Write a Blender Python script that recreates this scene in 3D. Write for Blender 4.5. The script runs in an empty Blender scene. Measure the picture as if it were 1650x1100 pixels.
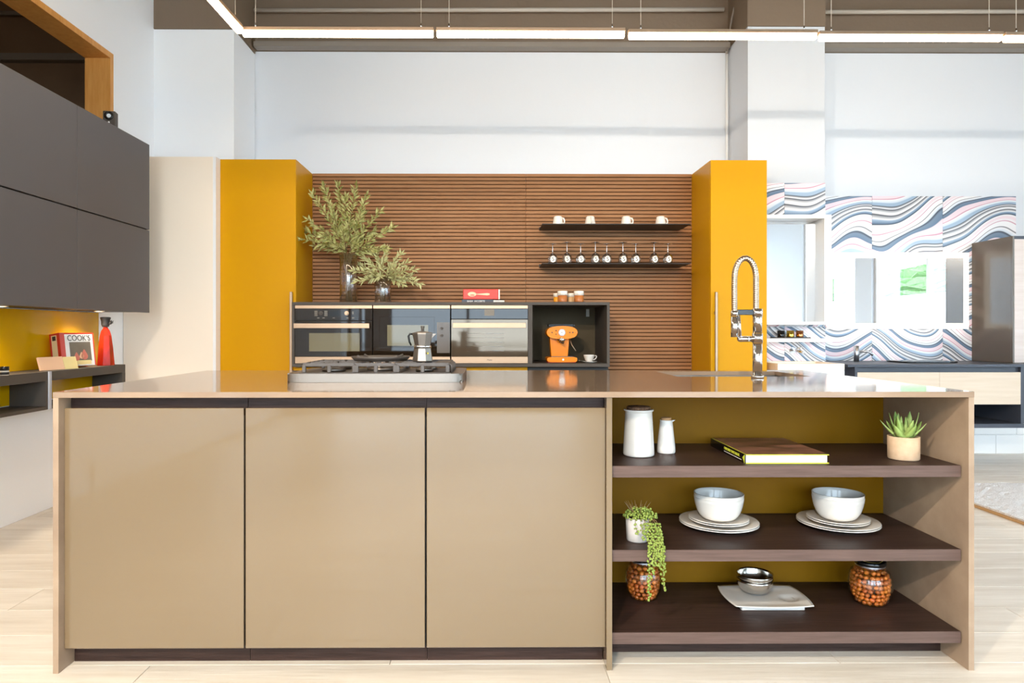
import bpy, bmesh, math, random
from mathutils import Vector, Matrix
PI = math.pi
sc = bpy.context.scene
C = sc.collection

# ------------------------------------------------------------------ camera, world, exposure
F = 1100.0; YAW = 0.0067; CX = 793.4; CY = 533.0; CAMZ = 1.12
cd = bpy.data.cameras.new('camera'); cam = bpy.data.objects.new('camera', cd); C.objects.link(cam)
cam.location = (0, 0, CAMZ); cam.rotation_euler = (PI/2, 0, -YAW)
cd.sensor_width = 36.0; cd.lens = 36.0*F/1650.0
cd.shift_x = (825-CX)/1650.0; cd.shift_y = (CY-550)/1650.0
cd.clip_start = 0.05; cd.clip_end = 200
sc.camera = cam
w = bpy.data.worlds.new('sky'); sc.world = w; w.use_nodes = True
wn = w.node_tree.nodes; wb = wn['Background']
wb.inputs[0].default_value = (0.66, 0.84, 1.0, 1); wb.inputs[1].default_value = 10.4
LED_STRENGTH = 26.0
sc.view_settings.view_transform = 'Standard'; sc.view_settings.look = 'None'
sc.view_settings.exposure = 0.02; sc.view_settings.gamma = 1.0
sc.view_settings.use_curve_mapping = False
sc.cycles.use_denoising = True
sc.cycles.max_bounces = 12; sc.cycles.diffuse_bounces = 6; sc.cycles.glossy_bounces = 6
sc.cycles.transmission_bounces = 10; sc.cycles.transparent_max_bounces = 16
sc.cycles.caustics_reflective = False; sc.cycles.sample_clamp_indirect = 8.0

def at(px, py, Y):
    """world point seen at photo pixel (px, py) on the plane y = Y"""
    u = (px-CX)/F; v = (CY-py)/F
    c, s = math.cos(YAW), math.sin(YAW)
    t = Y/(c-u*s)
    return Vector((t*(s+u*c), Y, CAMZ+t*v))
def X(px, Y): return at(px, CY, Y).x
def Z(py, Y, px=CX): return at(px, py, Y).z

# ------------------------------------------------------------------ materials
def lin(c):
    out = []
    for v in c[:3]:
        v = v/255.0
        out.append(v/12.92 if v <= .04045 else ((v+.055)/1.055)**2.4)
    return (*out, 1.0)
M = {}
def mat(name, rgb, rough=.5, metal=0., spec=.5, coat=0., trans=0., ior=1.45, emit=None, estr=0.,
        var=None, bump=None, rnd=0.):
    """var=(rgb2, scale, (sx,sy,sz), contrast) noise mix; bump=(scale, strength, (sx,sy,sz))"""
    m = bpy.data.materials.new(name); m.use_nodes = True; M[name] = m
    nt = m.node_tree; N = nt.nodes; L = nt.links
    b = N['Principled BSDF']
    b.inputs['Base Color'].default_value = lin(rgb); b.inputs['Roughness'].default_value = rough
    b.inputs['Metallic'].default_value = metal; b.inputs['Specular IOR Level'].default_value = spec
    b.inputs['Coat Weight'].default_value = coat; b.inputs['Coat Roughness'].default_value = .03
    b.inputs['Transmission Weight'].default_value = trans; b.inputs['IOR'].default_value = ior
    if emit:
        b.inputs['Emission Color'].default_value = lin(emit); b.inputs['Emission Strength'].default_value = estr
    if var or bump or rnd:
        tc = N.new('ShaderNodeTexCoord')
        oi = N.new('ShaderNodeObjectInfo')
        add = N.new('ShaderNodeVectorMath'); add.operation = 'ADD'
        mul = N.new('ShaderNodeVectorMath'); mul.operation = 'SCALE'; mul.inputs['Scale'].default_value = 7.3
        cmb = N.new('ShaderNodeCombineXYZ')
        for i in range(3): L.new(oi.outputs['Random'], cmb.inputs[i])
        L.new(cmb.outputs[0], mul.inputs[0]); L.new(tc.outputs['Object'], add.inputs[0]); L.new(mul.outputs[0], add.inputs[1])
    col = None
    if var:
        mp = N.new('ShaderNodeMapping'); mp.inputs['Scale'].default_value = var[2]
        L.new(add.outputs[0], mp.inputs[0])
        nz = N.new('ShaderNodeTexNoise'); nz.inputs['Scale'].default_value = var[1]
        nz.inputs['Detail'].default_value = 6; nz.inputs['Roughness'].default_value = .6
        L.new(mp.outputs[0], nz.inputs['Vector'])
        cr = N.new('ShaderNodeValToRGB'); k = var[3]
        cr.color_ramp.elements[0].position = .5-k; cr.color_ramp.elements[1].position = .5+k
        cr.color_ramp.elements[0].color = lin(rgb); cr.color_ramp.elements[1].color = lin(var[0])
        L.new(nz.outputs['Fac'], cr.inputs[0]); col = cr.outputs[0]
    if rnd:
        hs = N.new('ShaderNodeHueSaturation')
        if col: L.new(col, hs.inputs['Color'])
        else: hs.inputs['Color'].default_value = lin(rgb)
        mr = N.new('ShaderNodeMapRange'); mr.inputs['To Min'].default_value = 1-rnd; mr.inputs['To Max'].default_value = 1+rnd
        L.new(oi.outputs['Random'], mr.inputs['Value']); L.new(mr.outputs[0], hs.inputs['Value'])
        col = hs.outputs[0]
    if col: L.new(col, b.inputs['Base Color'])
    if bump:
        mp2 = N.new('ShaderNodeMapping'); mp2.inputs['Scale'].default_value = bump[2] if len(bump) > 2 else (1, 1, 1)
        L.new(add.outputs[0], mp2.inputs[0])
        n2 = N.new('ShaderNodeTexNoise'); n2.inputs['Scale'].default_value = bump[0]; n2.inputs['Detail'].default_value = 4
        L.new(mp2.outputs[0], n2.inputs['Vector'])
        bp = N.new('ShaderNodeBump'); bp.inputs['Strength'].default_value = bump[1]; bp.inputs['Distance'].default_value = .01
        L.new(n2.outputs['Fac'], bp.inputs['Height']); L.new(bp.outputs[0], b.inputs['Normal'])
    return m

mat('plaster', (228, 231, 236), .75, bump=(60, .04))
mat('plaster_lit', (246, 248, 251), .75, bump=(60, .04))  # plaster with extra light painted in, for the left wall and pillar
mat('plaster_shaded', (212, 215, 220), .75, bump=(60, .04))  # plaster with shade painted in, for the right pillar
mat('pipe_paint', (200, 190, 178), .4)
mat('plaster_dark', (128, 110, 92), .55, bump=(30, .15))
mat('flange_paint', (142, 132, 122), .5)
mat('neighbour_dark', (132, 104, 80), .7, var=((144, 116, 90), 3, (1, 1, 1), .2))
mat('plank', (211, 199, 182), .42, var=((237, 229, 217), 3.0, (.5, 5, 5), .22), bump=(9, .10, (.6, 8, 8)), rnd=.05)
mat('floor_base', (120, 105, 90), .8)
mat('skirting', (240, 239, 237), .4)
mat('timber', (205, 138, 62), .45, var=((226, 166, 92), 5, (6, 6, .8), .25))
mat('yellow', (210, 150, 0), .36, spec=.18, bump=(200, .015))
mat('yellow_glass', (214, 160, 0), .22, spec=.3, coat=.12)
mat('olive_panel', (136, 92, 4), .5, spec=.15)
mat('black_lacquer', (94, 91, 92), .5, spec=.35, bump=(250, .01))
mat('black_edge', (36, 34, 33), .5)
mat('cream_lacquer', (248, 234, 216), .45)
mat('white_lacquer', (242, 242, 242), .25)
mat('taupe_gloss', (120, 101, 76), .035, spec=.6, coat=1.0)
mat('stone', (136, 114, 95), .07, spec=.38, coat=.0, var=((160, 136, 114), 3.2, (1, 3.2, 3), .25))
mat('stone_side', (142, 119, 99), .34, spec=.35, var=((168, 145, 122), 5, (1, 1, 1), .2))
mat('dark_wood', (44, 30, 25), .45, spec=.25, var=((68, 49, 42), 7, (.7, 14, 14), .22), bump=(14, .1, (.7, 16, 16)))
mat('dark_wood_edge', (82, 64, 57), .5, spec=.3, var=((104, 83, 75), 8, (.7, 14, 14), .22))
mat('slat', (146, 102, 66), .5, spec=.25, var=((168, 120, 80), 5, (.6, 10, 10), .25), rnd=.10)
mat('slat_gap', (40, 24, 14), .9, spec=.1)
mat('bowl_steel', (206, 200, 192), .16, metal=1.)
mat('steel', (140, 132, 124), .46, metal=1., bump=(60, .03, (.4, 20, 20)))
mat('steel_warm', (176, 150, 126), .45, metal=1.)
mat('chrome', (225, 225, 226), .06, metal=1.)
mat('hose', (190, 172, 152), .28, metal=1.)
mat('strip_grey', (178, 180, 188), .5)
mat('alu', (205, 205, 208), .3, metal=1.)
mat('oven_glass', (36, 27, 18), .03, spec=.5)
mat('oven_window', (118, 110, 84), .03, spec=.5)
mat('graphite', (82, 75, 69), .55, spec=.25)
mat('niche_dark', (92, 80, 62), .75, spec=.1)
mat('iron', (84, 76, 70), .42, spec=.6)
mat('black', (20, 19, 19), .35)
mat('black_gloss', (16, 16, 17), .12)
mat('porcelain', (226, 221, 214), .10, coat=.5)
mat('porcelain_matte', (238, 230, 220), .35)
mat('bowl_grey', (206, 209, 214), .10, coat=.5)
mat('cork_dark', (74, 50, 36), .8, var=((126, 92, 66), 90, (1, 1, 1), .12), bump=(120, .5))
mat('cork', (205, 160, 112), .7, var=((182, 136, 92), 60, (1, 1, 1), .2))
mat('sandstone', (214, 184, 152), .7, var=((198, 166, 134), 30, (1, 1, 1), .2), bump=(60, .15))
mat('white_pot', (206, 200, 196), .6, var=((182, 176, 172), 20, (1, 1, 1), .2))
mat('aloe', (120, 152, 70), .45, var=((178, 196, 118), 9, (1, 1, 1), .2))
mat('soil', (50, 38, 28), .9)
mat('pearl_green', (112, 130, 52), .5, spec=.3, var=((150, 164, 84), 30, (1, 1, 1), .25))
mat('leaf', (128, 134, 60), .5, spec=.3, var=((202, 198, 136), 22, (1, 1, 1), .16))
mat('leaf_pale', (172, 174, 112), .5, var=((206, 200, 148), 22, (1, 1, 1), .2))
mat('stem', (132, 108, 72), .6)
mat('glass', (255, 255, 255), .0, trans=1., ior=1.45)
mat('liquid', (168, 60, 18), .05, trans=.75, ior=1.33)
mat('olive_fruit', (226, 136, 44), .28, coat=.3, rnd=.30, var=((160, 62, 30), 12, (1, 1, 1), .25))
mat('gold_print', (176, 148, 62), .5)
mat('red_book', (214, 54, 36), .4)
mat('red_pink', (214, 92, 84), .4)
mat('spoon_print', (248, 208, 168), .5)
mat('paper', (240, 234, 224), .7)
mat('cover_white', (244, 240, 236), .4)
mat('cover_picture', (132, 122, 108), .45, var=((110, 100, 88), 12, (1, 1, 1), .3))
mat('pear_print', (206, 120, 104), .5)
mat('pear_light', (236, 186, 150), .5)
mat('print_cream', (238, 216, 152), .5)
mat('print_dark', (52, 46, 46), .5)
mat('label_cream', (246, 222, 176), .6)
mat('peach', (244, 196, 158), .5)
mat('navy_book', (72, 74, 86), .5)
mat('green_trim', (206, 208, 60), .5)
mat('photo_cover', (44, 30, 26), .35, spec=.3, var=((150, 104, 88), 8, (.8, 2.2, 1), .18))
mat('red_glaze', (176, 34, 18), .16, coat=.4, var=((120, 22, 14), 16, (1.5, 1.5, .5), .2))
mat('iron_neck', (48, 48, 50), .5, bump=(60, .3))
mat('orange', (240, 136, 6), .3, spec=.3, coat=.2)
mat('gauge', (240, 238, 234), .3)
mat('jar_amber', (186, 112, 58), .3)
mat('jar_yellow', (236, 160, 40), .3)
mat('jar_tan', (222, 176, 122), .3)
mat('lid_white', (248, 240, 226), .4)
mat('shelf_metal', (30, 29, 28), .5)
mat('print_cup', (206, 196, 184), .6)
mat('pale_oak', (206, 186, 162), .5, var=((218, 200, 180), 5, (.5, 9, 9), .25))
mat('pink_oak', (208, 192, 184), .5, var=((220, 208, 202), 5, (.5, 9, 9), .25))
mat('vanity_dark', (66, 70, 80), .4)
mat('tall_dark', (96, 84, 72), .22)
mat('mirror', (240, 240, 240), .0, metal=1.)
mat('copper', (196, 130, 84), .2, metal=1.)
mat('brass', (222, 190, 84), .2, metal=1.)
mat('rug_pile', (246, 244, 242), .95, bump=(140, .8), var=((212, 208, 206), 160, (1, 1, 1), .08))
mat('rug_border', (186, 146, 98), .8)
mat('led', (255, 255, 255), .5, emit=(255, 228, 192), estr=LED_STRENGTH)
mat('led_bright', (255, 255, 255), .5, emit=(255, 236, 208), estr=LED_STRENGTH)
mat('led_mirror', (255, 255, 255), .5, emit=(255, 244, 226), estr=2.2)
mat('puck', (255, 255, 255), .5, emit=(255, 220, 170), estr=14)
mat('concrete_out', (196, 196, 192), .8)
mat('render_out', (236, 238, 240), .8)
mat('hedge_leaf', (70, 110, 52), .6, var=((120, 160, 90), 12, (1, 1, 1), .2))
mat('display', (14, 16, 18), .1)
mat('print_light', (190, 182, 168), .5)
mat('wire', (210, 200, 186), .4, metal=.6)
mat('lens', (220, 225, 230), .1)

def window_glass(name='window_glass', k=.75, base=.05, pw=3.5, rough=.02):
    m = bpy.data.materials.new(name); m.use_nodes = True; M[name] = m
    nt = m.node_tree; N = nt.nodes; L = nt.links; N.clear()
    o = N.new('ShaderNodeOutputMaterial'); t = N.new('ShaderNodeBsdfTransparent'); g = N.new('ShaderNodeBsdfGlossy')
    g.inputs['Roughness'].default_value = rough
    lw = N.new('ShaderNodeLayerWeight'); lw.inputs[0].default_value = .5
    pw_ = N.new('ShaderNodeMath'); pw_.operation = 'POWER'; pw_.inputs[1].default_value = pw; L.new(lw.outputs['Facing'], pw_.inputs[0])
    fr = N.new('ShaderNodeMath'); fr.operation = 'MULTIPLY_ADD'; fr.inputs[1].default_value = k; fr.inputs[2].default_value = base; L.new(pw_.outputs[0], fr.inputs[0])
    mx = N.new('ShaderNodeMixShader'); L.new(fr.outputs[0], mx.inputs[0]); L.new(t.outputs[0], mx.inputs[1]); L.new(g.outputs[0], mx.inputs[2])
    L.new(mx.outputs[0], o.inputs[0])
window_glass()
window_glass('vase_glass', .62, .13, 1.8, .05)
window_glass('crystal', .7, .16, 1.4, .12)
window_glass('crystal_stem', .5, .45, 1.2, .2)

def agate(name, shift):
    """flowing agate bands: layered stripes bent by waves and noise"""
    m = bpy.data.materials.new(name); m.use_nodes = True; M[name] = m
    nt = m.node_tree; N = nt.nodes; L = nt.links; b = N['Principled BSDF']
    b.inputs['Roughness'].default_value = .22
    def math_(op, a, bb=None, v=None):
        n = N.new('ShaderNodeMath'); n.operation = op
        if isinstance(a, (int, float)): n.inputs[0].default_value = a
        else: L.new(a, n.inputs[0])
        if bb is not None:
            if isinstance(bb, (int, float)): n.inputs[1].default_value = bb
            else: L.new(bb, n.inputs[1])
        return n.outputs[0]
    tc = N.new('ShaderNodeTexCoord'); sp = N.new('ShaderNodeSeparateXYZ'); L.new(tc.outputs['Object'], sp.inputs[0])
    xs = math_('ADD', sp.outputs['X'], shift[0]); zs = math_('ADD', sp.outputs['Z'], shift[1])
    cb = N.new('ShaderNodeCombineXYZ'); L.new(xs, cb.inputs[0]); L.new(zs, cb.inputs[2])
    nz = N.new('ShaderNodeTexNoise'); nz.inputs['Scale'].default_value = 1.25; nz.inputs['Detail'].default_value = .6
    L.new(cb.outputs[0], nz.inputs['Vector'])
    s1 = math_('MULTIPLY', math_('SINE', math_('MULTIPLY', xs, 4.8)), .11)
    n1 = math_('MULTIPLY', nz.outputs['Fac'], 1.0)
    h = math_('ADD', math_('ADD', zs, s1), n1)
    fr = math_('FRACT', math_('MULTIPLY', h, 2.7))
    cr = N.new('ShaderNodeValToRGB'); e = cr.color_ramp.elements
    W = (246, 243, 244); K = (52, 56, 68); B_ = (162, 182, 204); P = (196, 112, 140); S = (98, 120, 146); LP = (242, 218, 224)
    stops = [(0, W), (.07, K), (.085, W), (.13, K), (.145, B_), (.20, B_), (.22, (216, 224, 232)), (.28, W), (.29, P), (.31, LP), (.40, LP),
             (.41, S), (.47, (118, 136, 158)), (.50, K), (.515, (216, 224, 234)), (.56, W), (.57, K), (.585, W), (.66, W), (.67, P), (.685, W), (.74, LP), (.80, W), (.81, K), (.83, S), (.88, B_), (.89, W), (.96, K), (.975, W)]
    e[0].position = 0; e[0].color = lin(W); e[1].position = 1; e[1].color = lin(W)
    for p, c in stops[1:]:
        x = e.new(p); x.color = lin(c)
    L.new(fr, cr.inputs[0]); L.new(cr.outputs[0], b.inputs['Base Color'])
for i in range(4): agate('agate_%d' % i, [(0, 0), (2.9, .37), (5.2, 1.1), (8.1, .62)][i])

# ------------------------------------------------------------------ mesh helpers
def box(bm, x0, x1, y0, y1, z0, z1, bev=0, mi=0, seg=1):
    if x0 > x1: x0, x1 = x1, x0
    vs = [bm.verts.new(p) for p in ((x0, y0, z0), (x1, y0, z0), (x1, y1, z0), (x0, y1, z0), (x0, y0, z1), (x1, y0, z1), (x1, y1, z1), (x0, y1, z1))]
    fs = [bm.faces.new([vs[i] for i in f]) for f in ((0, 3, 2, 1), (4, 5, 6, 7), (0, 1, 5, 4), (1, 2, 6, 5), (2, 3, 7, 6), (3, 0, 4, 7))]
    for f in fs: f.material_index = mi
    if bev:
        r = bmesh.ops.bevel(bm, geom=list({e for f in fs for e in f.edges}), offset=bev, segments=seg, affect='EDGES', profile=.5)
        for f in r['faces']: f.material_index = mi
    return bm
def frame_of(d):
    d = Vector(d).normalized(); a = Vector((0, 0, 1)) if abs(d.z) < .9 else Vector((1, 0, 0))
    u = d.cross(a).normalized(); return u, d.cross(u).normalized()
def cyl(bm, p0, p1, r0, r1=None, seg=20, mi=0, caps=True, smooth=True):
    r1 = r0 if r1 is None else r1
    p0, p1 = Vector(p0), Vector(p1); u, v = frame_of(p1-p0)
    A = [bm.verts.new(p0+(u*math.cos(2*PI*i/seg)+v*math.sin(2*PI*i/seg))*r0) for i in range(seg)]
    B = [bm.verts.new(p1+(u*math.cos(2*PI*i/seg)+v*math.sin(2*PI*i/seg))*r1) for i in range(seg)]
    for i in range(seg):
        f = bm.faces.new((A[i], A[(i+1) % seg], B[(i+1) % seg], B[i])); f.smooth = smooth; f.material_index = mi
    if caps:
        for ring in (A[::-1], B):
            f = bm.faces.new(ring); f.material_index = mi
    return bm
def lathe(bm, prof, c=(0, 0, 0), seg=32, mi=0, smooth=True, sx=1., sy=1., phase=0.):
    c = Vector(c); rings = []
    for r, z in prof:
        if r < 1e-5: rings.append([bm.verts.new(c+Vector((0, 0, z)))])
        else: rings.append([bm.verts.new(c+Vector((r*sx*math.cos(2*PI*i/seg+phase), r*sy*math.sin(2*PI*i/seg+phase), z))) for i in range(seg)])
    for a, b in zip(rings, rings[1:]):
        if len(a) == 1 and len(b) == 1: continue
        for i in range(seg):
            j = (i+1) % seg
            if len(a) == 1: q = (a[0], b[j], b[i])
            elif len(b) == 1: q = (a[i], a[j], b[0])
            else: q = (a[i], a[j], b[j], b[i])
            f = bm.faces.new(q); f.smooth = smooth; f.material_index = mi
    return bm
def tube(bm, pts, r, seg=8, mi=0, caps=True):
    pts = [Vector(p) for p in pts]; rings = []; u = None
    for i, p in enumerate(pts):
        d = (pts[min(i+1, len(pts)-1)]-pts[max(i-1, 0)]).normalized()
        if u is None: u, v = frame_of(d)
        else:
            u = (u-d*u.dot(d)).normalized(); v = d.cross(u)
        rr = r[i] if isinstance(r, (list, tuple)) else r
        rings.append([bm.verts.new(p+(u*math.cos(2*PI*k/seg)+v*math.sin(2*PI*k/seg))*rr) for k in range(seg)])
    for a, b in zip(rings, rings[1:]):
        for k in range(seg):
            f = bm.faces.new((a[k], a[(k+1) % seg], b[(k+1) % seg], b[k])); f.smooth = True; f.material_index = mi
    if caps:
        for ring in (rings[0][::-1], rings[-1]):
            f = bm.faces.new(ring); f.material_index = mi
    return bm
def prism(bm, pts, axis, lo, hi, mi=0, bev=0):
    def P(a, b, t): return {'x': (t, a, b), 'y': (a, t, b), 'z': (a, b, t)}[axis]
    A = [bm.verts.new(P(a, b, lo)) for a, b in pts]; B = [bm.verts.new(P(a, b, hi)) for a, b in pts]; n = len(pts)
    fs = [bm.faces.new(A[::-1]), bm.faces.new(B)]
    for i in range(n): fs.append(bm.faces.new((A[i], A[(i+1) % n], B[(i+1) % n], B[i])))
    for f in fs: f.material_index = mi
    if bev: bmesh.ops.bevel(bm, geom=list({e for f in fs[:2] for e in f.edges}), offset=bev, segments=2, affect='EDGES', profile=.5)
    return bm
def ball(bm, c, rx, ry=None, rz=None, seg=14, mi=0, rot=None):
    ry = ry or rx; rz = rz or rx
    m = Matrix.Translation(c) @ (rot.to_4x4() if rot else Matrix()) @ Matrix.Diagonal((rx, ry, rz, 1))
    r = bmesh.ops.create_uvsphere(bm, u_segments=seg, v_segments=max(6, seg//2), radius=1, matrix=m)
    for v in r['verts']:
        for f in v.link_faces: f.smooth = True; f.material_index = mi
    return bm
def ellipse(cx, cz, rx, rz, n=32, p=2.0):
    out = []
    for i in range(n):
        a = 2*PI*i/n; c, s = math.cos(a), math.sin(a)
        out.append((cx+rx*math.copysign(abs(c)**(2/p), c), cz+rz*math.copysign(abs(s)**(2/p), s)))
    return out
def BM(): return bmesh.new()

WM = {}   # world matrices of parents
def obj(name, bm, m, parent=None, local=False, label=None, kind=None, fixn=True):
    me = bpy.data.meshes.new(name)
    if fixn: bmesh.ops.recalc_face_normals(bm, faces=bm.faces)
    bm.to_mesh(me); bm.free()
    for x in (m if isinstance(m, (list, tuple)) else [m]): me.materials.append(M[x])
    o = bpy.data.objects.new(name, me); C.objects.link(o)
    if parent is not None:
        o.parent = parent
        if not local: me.transform(WM[parent.name].inverted())
        WM[o.name] = WM[parent.name].copy()
    else:
        WM[o.name] = Matrix()
    if label: o['label'] = label
    if kind: o['kind'] = kind
    return o
def thing(name, label, cat, loc=(0, 0, 0), rz=0., group=None):
    o = bpy.data.objects.new(name, None); C.objects.link(o); o.empty_display_size = .05
    o.location = loc; o.rotation_euler = (0, 0, rz)
    o['label'] = label; o['category'] = cat
    if group: o['group'] = group
    WM[o.name] = Matrix.Translation(loc) @ Matrix.Rotation(rz, 4, 'Z')
    return o
def tag(o, label, cat, group=None):
    o['label'] = label; o['category'] = cat
    if group: o['group'] = group
    return o
def center(o):
    """put the origin of a single mesh thing at its base"""
    xs = [v.co for v in o.data.vertices]
    c = Vector(((min(v.x for v in xs)+max(v.x for v in xs))/2, (min(v.y for v in xs)+max(v.y for v in xs))/2, min(v.z for v in xs)))
    o.data.transform(Matrix.Translation(-c)); o.location = c; WM[o.name] = Matrix.Translation(c)
    return o
def dup(root, loc, label=None, rz=None):
    def cp(o, par):
        c = o.copy(); C.objects.link(c); c.parent = par
        for ch in kids.get(o.name, []): cp(ch, c)
        return c
    kids = {}
    for o in bpy.data.objects:
        if o.parent: kids.setdefault(o.parent.name, []).append(o)
    r = cp(root, None); r.location = loc
    if rz is not None: r.rotation_euler = (0, 0, rz)
    if label: r['label'] = label
    return r
def text(name, s, size, m, parent, loc, rot, ext=.0006, sx=1., label=None):
    cu = bpy.data.curves.new('t', 'FONT'); cu.body = s; cu.size = size; cu.extrude = ext
    cu.align_x = 'CENTER'; cu.align_y = 'CENTER'
    t = bpy.data.objects.new('t', cu)
    me = bpy.data.meshes.new_from_object(t)
    bpy.data.objects.remove(t); bpy.data.curves.remove(cu)
    me.transform(Matrix.Translation(loc) @ rot.to_4x4() @ Matrix.Diagonal((sx, 1, 1, 1)))
    me.name = name; me.materials.clear(); me.materials.append(M[m])
    o = bpy.data.objects.new(name, me); C.objects.link(o)
    if parent is not None: o.parent = parent; me.transform(WM[parent.name].inverted())
    if label: o['label'] = label
    return o
def bx(name, dims, m, parent=None, bev=0, **k):
    return obj(name, box(BM(), *dims, bev=bev), m, parent, **k)
def struct(name, bm, m):
    o = obj(name, bm, m); o['kind'] = 'structure'; return o
RX90 = Matrix.Rotation(PI/2, 3, 'X')   # text facing -Y

# ------------------------------------------------------------------ levels
XL, YBK, XR, YFR, HC = -2.77, 6.20, 6.20, -5.0, 4.40
YP1, YP2 = 5.68, 5.73          # fronts of the two pilasters
XP1 = X(377, YP1); XP2a = X(1205, YP2); XP2b = X(1329, YP2)
HP = 3.65                      # paint line

# ------------------------------------------------------------------ structure
fl = struct('floor', box(BM(), -9, 9.5, -5.2, 6.6, -.05, -.012), 'floor_base')
random.seed(3)
pw, plen = .228, 1.52
base_pl = {}
ny = int(math.ceil((6.2+5.0)/pw))
for j in range(ny):
    y0 = -5.0+j*pw; y1 = min(y0+pw, 6.2)
    off = random.uniform(0, plen); x = XL-off
    while x < XR:
        x0, x1 = max(x, XL), min(x+plen, XR)
        if x1-x0 > .02:
            key = (round(x1-x0, 3), round(y1-y0, 3))
            if key not in base_pl:
                b = box(BM(), 0, x1-x0-.002, 0, y1-y0-.002, -.012, 0, bev=.0008)
                o = obj('plank', b, 'plank', fl); base_pl[key] = o
            else:
                o = base_pl[key].copy(); C.objects.link(o)
            o.location = (x0+.001, y0+.001, 0)
        x += plen
# back wall (white below the paint line, dark paint above it, steel flange and pipe)
wb_ = struct('wall_back', box(BM(), XL-.1, XR+.1, YBK, YBK+.15, 0, HP), 'plaster')
bx('painted_band', (XL-.1, XR+.1, YBK-.01, YBK+.15, HP+.004, HC), 'plaster_dark', wb_, label='dark painted upper band of the wall')
struct('trim_1', box(BM(), XP1+.02, XP2a-.02, YBK-.11, YBK-.012, HP+.005, HP+.05), 'flange_paint')
struct('trim_2', box(BM(), XP2b+.02, XR, YBK-.11, YBK-.012, HP+.005, HP+.05), 'flange_paint')
for n, (a, b) in enumerate(((XP1+.01, XP2a-.06), (XP2b+.06, XR))):
    struct('trim_%d' % (n+3), cyl(BM(), (a, YBK-.06, 3.995), (b, YBK-.06, 4.015), .019, seg=10), 'pipe_paint')
struct('trim_5', cyl(BM(), (X(1171, 6.17), 6.165, 2.46), (X(1171, 6.17), 6.165, HP), .012, seg=10), 'skirting')
b = BM(); tube(b, [at(1172, 86, 6.15), at(1174, 62, 6.1), at(1179, 30, 6.05), at(1186, 0, 6.05), at(1192, -30, 6.05)], .008, 6)
struct('trim_6', b, 'flange_paint')
# pilasters
pl1 = struct('pillar_left', box(BM(), XL, XP1, YP1, YBK-.012, 0, HP-.03), 'plaster_lit')
bx('painted_band', (XL, XP1+.004, YP1-.004, YBK-.012, HP-.026, HC), 'plaster_dark', pl1, label='dark painted upper band of the pillar')
pl2 = struct('pillar_right', box(BM(), XP2a, XP2b, YP2, YBK-.012, 0, HP+.03), 'plaster_shaded')
bx('painted_band', (XP2a-.004, XP2b+.004, YP2-.004, YBK-.012, HP+.034, HC), 'plaster_dark', pl2, label='dark painted upper band of the pillar')
# lining wall that carries the slats
wl = struct('wall_lining', box(BM(), XP1+.005, XP2a-.005, 5.80, YBK-.01, 0, 2.44), 'plaster')
# left wall with the timber lined opening
b = BM()
OY0, OY1, OZ0, OZ1 = 2.2, 5.03, 2.35, 3.13
t = .17
box(b, XL-t, XL, OY1, YBK, 0, HC); box(b, XL-t, XL, -.25, OY0, 0, HC)
box(b, XL-t, XL, OY0, OY1, 0, OZ0); box(b, XL-t, XL, OY0, OY1, OZ1, HC)
box(b, XL-t, XL+.0001, -2.53, -.25, 0, HC)
struct('wall_left', b, 'plaster_lit')
b = BM(); box(b, XL-t, XL, YFR, -2.53, 3.3, HC); box(b, XL-t, XL, YFR, -2.53, 0, .25)
struct('wall_left_rear', b, 'plaster')
struct('baseboard_left', box(BM(), XL, XL+.018, -2.53, -.25, 0, .20, bev=.004), 'skirting')
wn_ = struct('window_1', BM(), 'alu')
for y in (-5.0, -3.79, -2.57): bx('mullion', (XL-.12, XL-.05, y, y+.05, .25, 3.3), 'alu', wn_)
for y in (-4.95, -3.74): bx('pane', (XL-.09, XL-.082, y, y+1.16, .25, 3.3), 'window_glass', wn_)
tr = struct('trim_7', BM(), 'timber')
bx('jamb', (XL-t-.01, XL+.006, OY1-.012, OY1+.03, OZ0, OZ1+.03), 'timber', tr)
bx('head', (XL-t-.01, XL+.006, OY0, OY1-.013, OZ1-.012, OZ1+.03), 'timber', tr)
bx('sill', (XL-t-.01, XL+.006, OY0, OY1-.013, OZ0-.01, OZ0+.02), 'timber', tr)
# neighbouring dark room behind the opening
nb = struct('wall_neighbour', box(BM(), -9, XL-t-.02, 6.2, 6.35, 0, HC), 'neighbour_dark')
bx('ledge', (-9, XL-t-.02, 6.12, 6.2, 3.54, 3.60), 'flange_paint', nb)
obj('pipe', cyl(BM(), (-9, 6.13, 3.96), (XL-t-.02, 6.13, 3.96), .02, seg=8), 'flange_paint', nb)
struct('wall_neighbour_far', box(BM(), -9.1, -9, -1, 6.2, 0, HC), 'neighbour_dark')
struct('wall_neighbour_near', box(BM(), -9, XL-t-.02, -1.1, -1, 0, HC), 'neighbour_dark')
# ceiling
b = BM(); box(b, -9.1, XR+.2, YFR-.2, 6.4, HC, HC+.1)
ce = struct('ceiling', b, 'plaster_dark')
for y in (5.4, 4.4, 3.4, 2.4, 1.4, .4, -.6, -1.6, -2.6, -3.6):
    bx('ceiling_rib', (XL, XR, y, y+.06, HC-.08, HC), 'flange_paint', ce)
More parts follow.
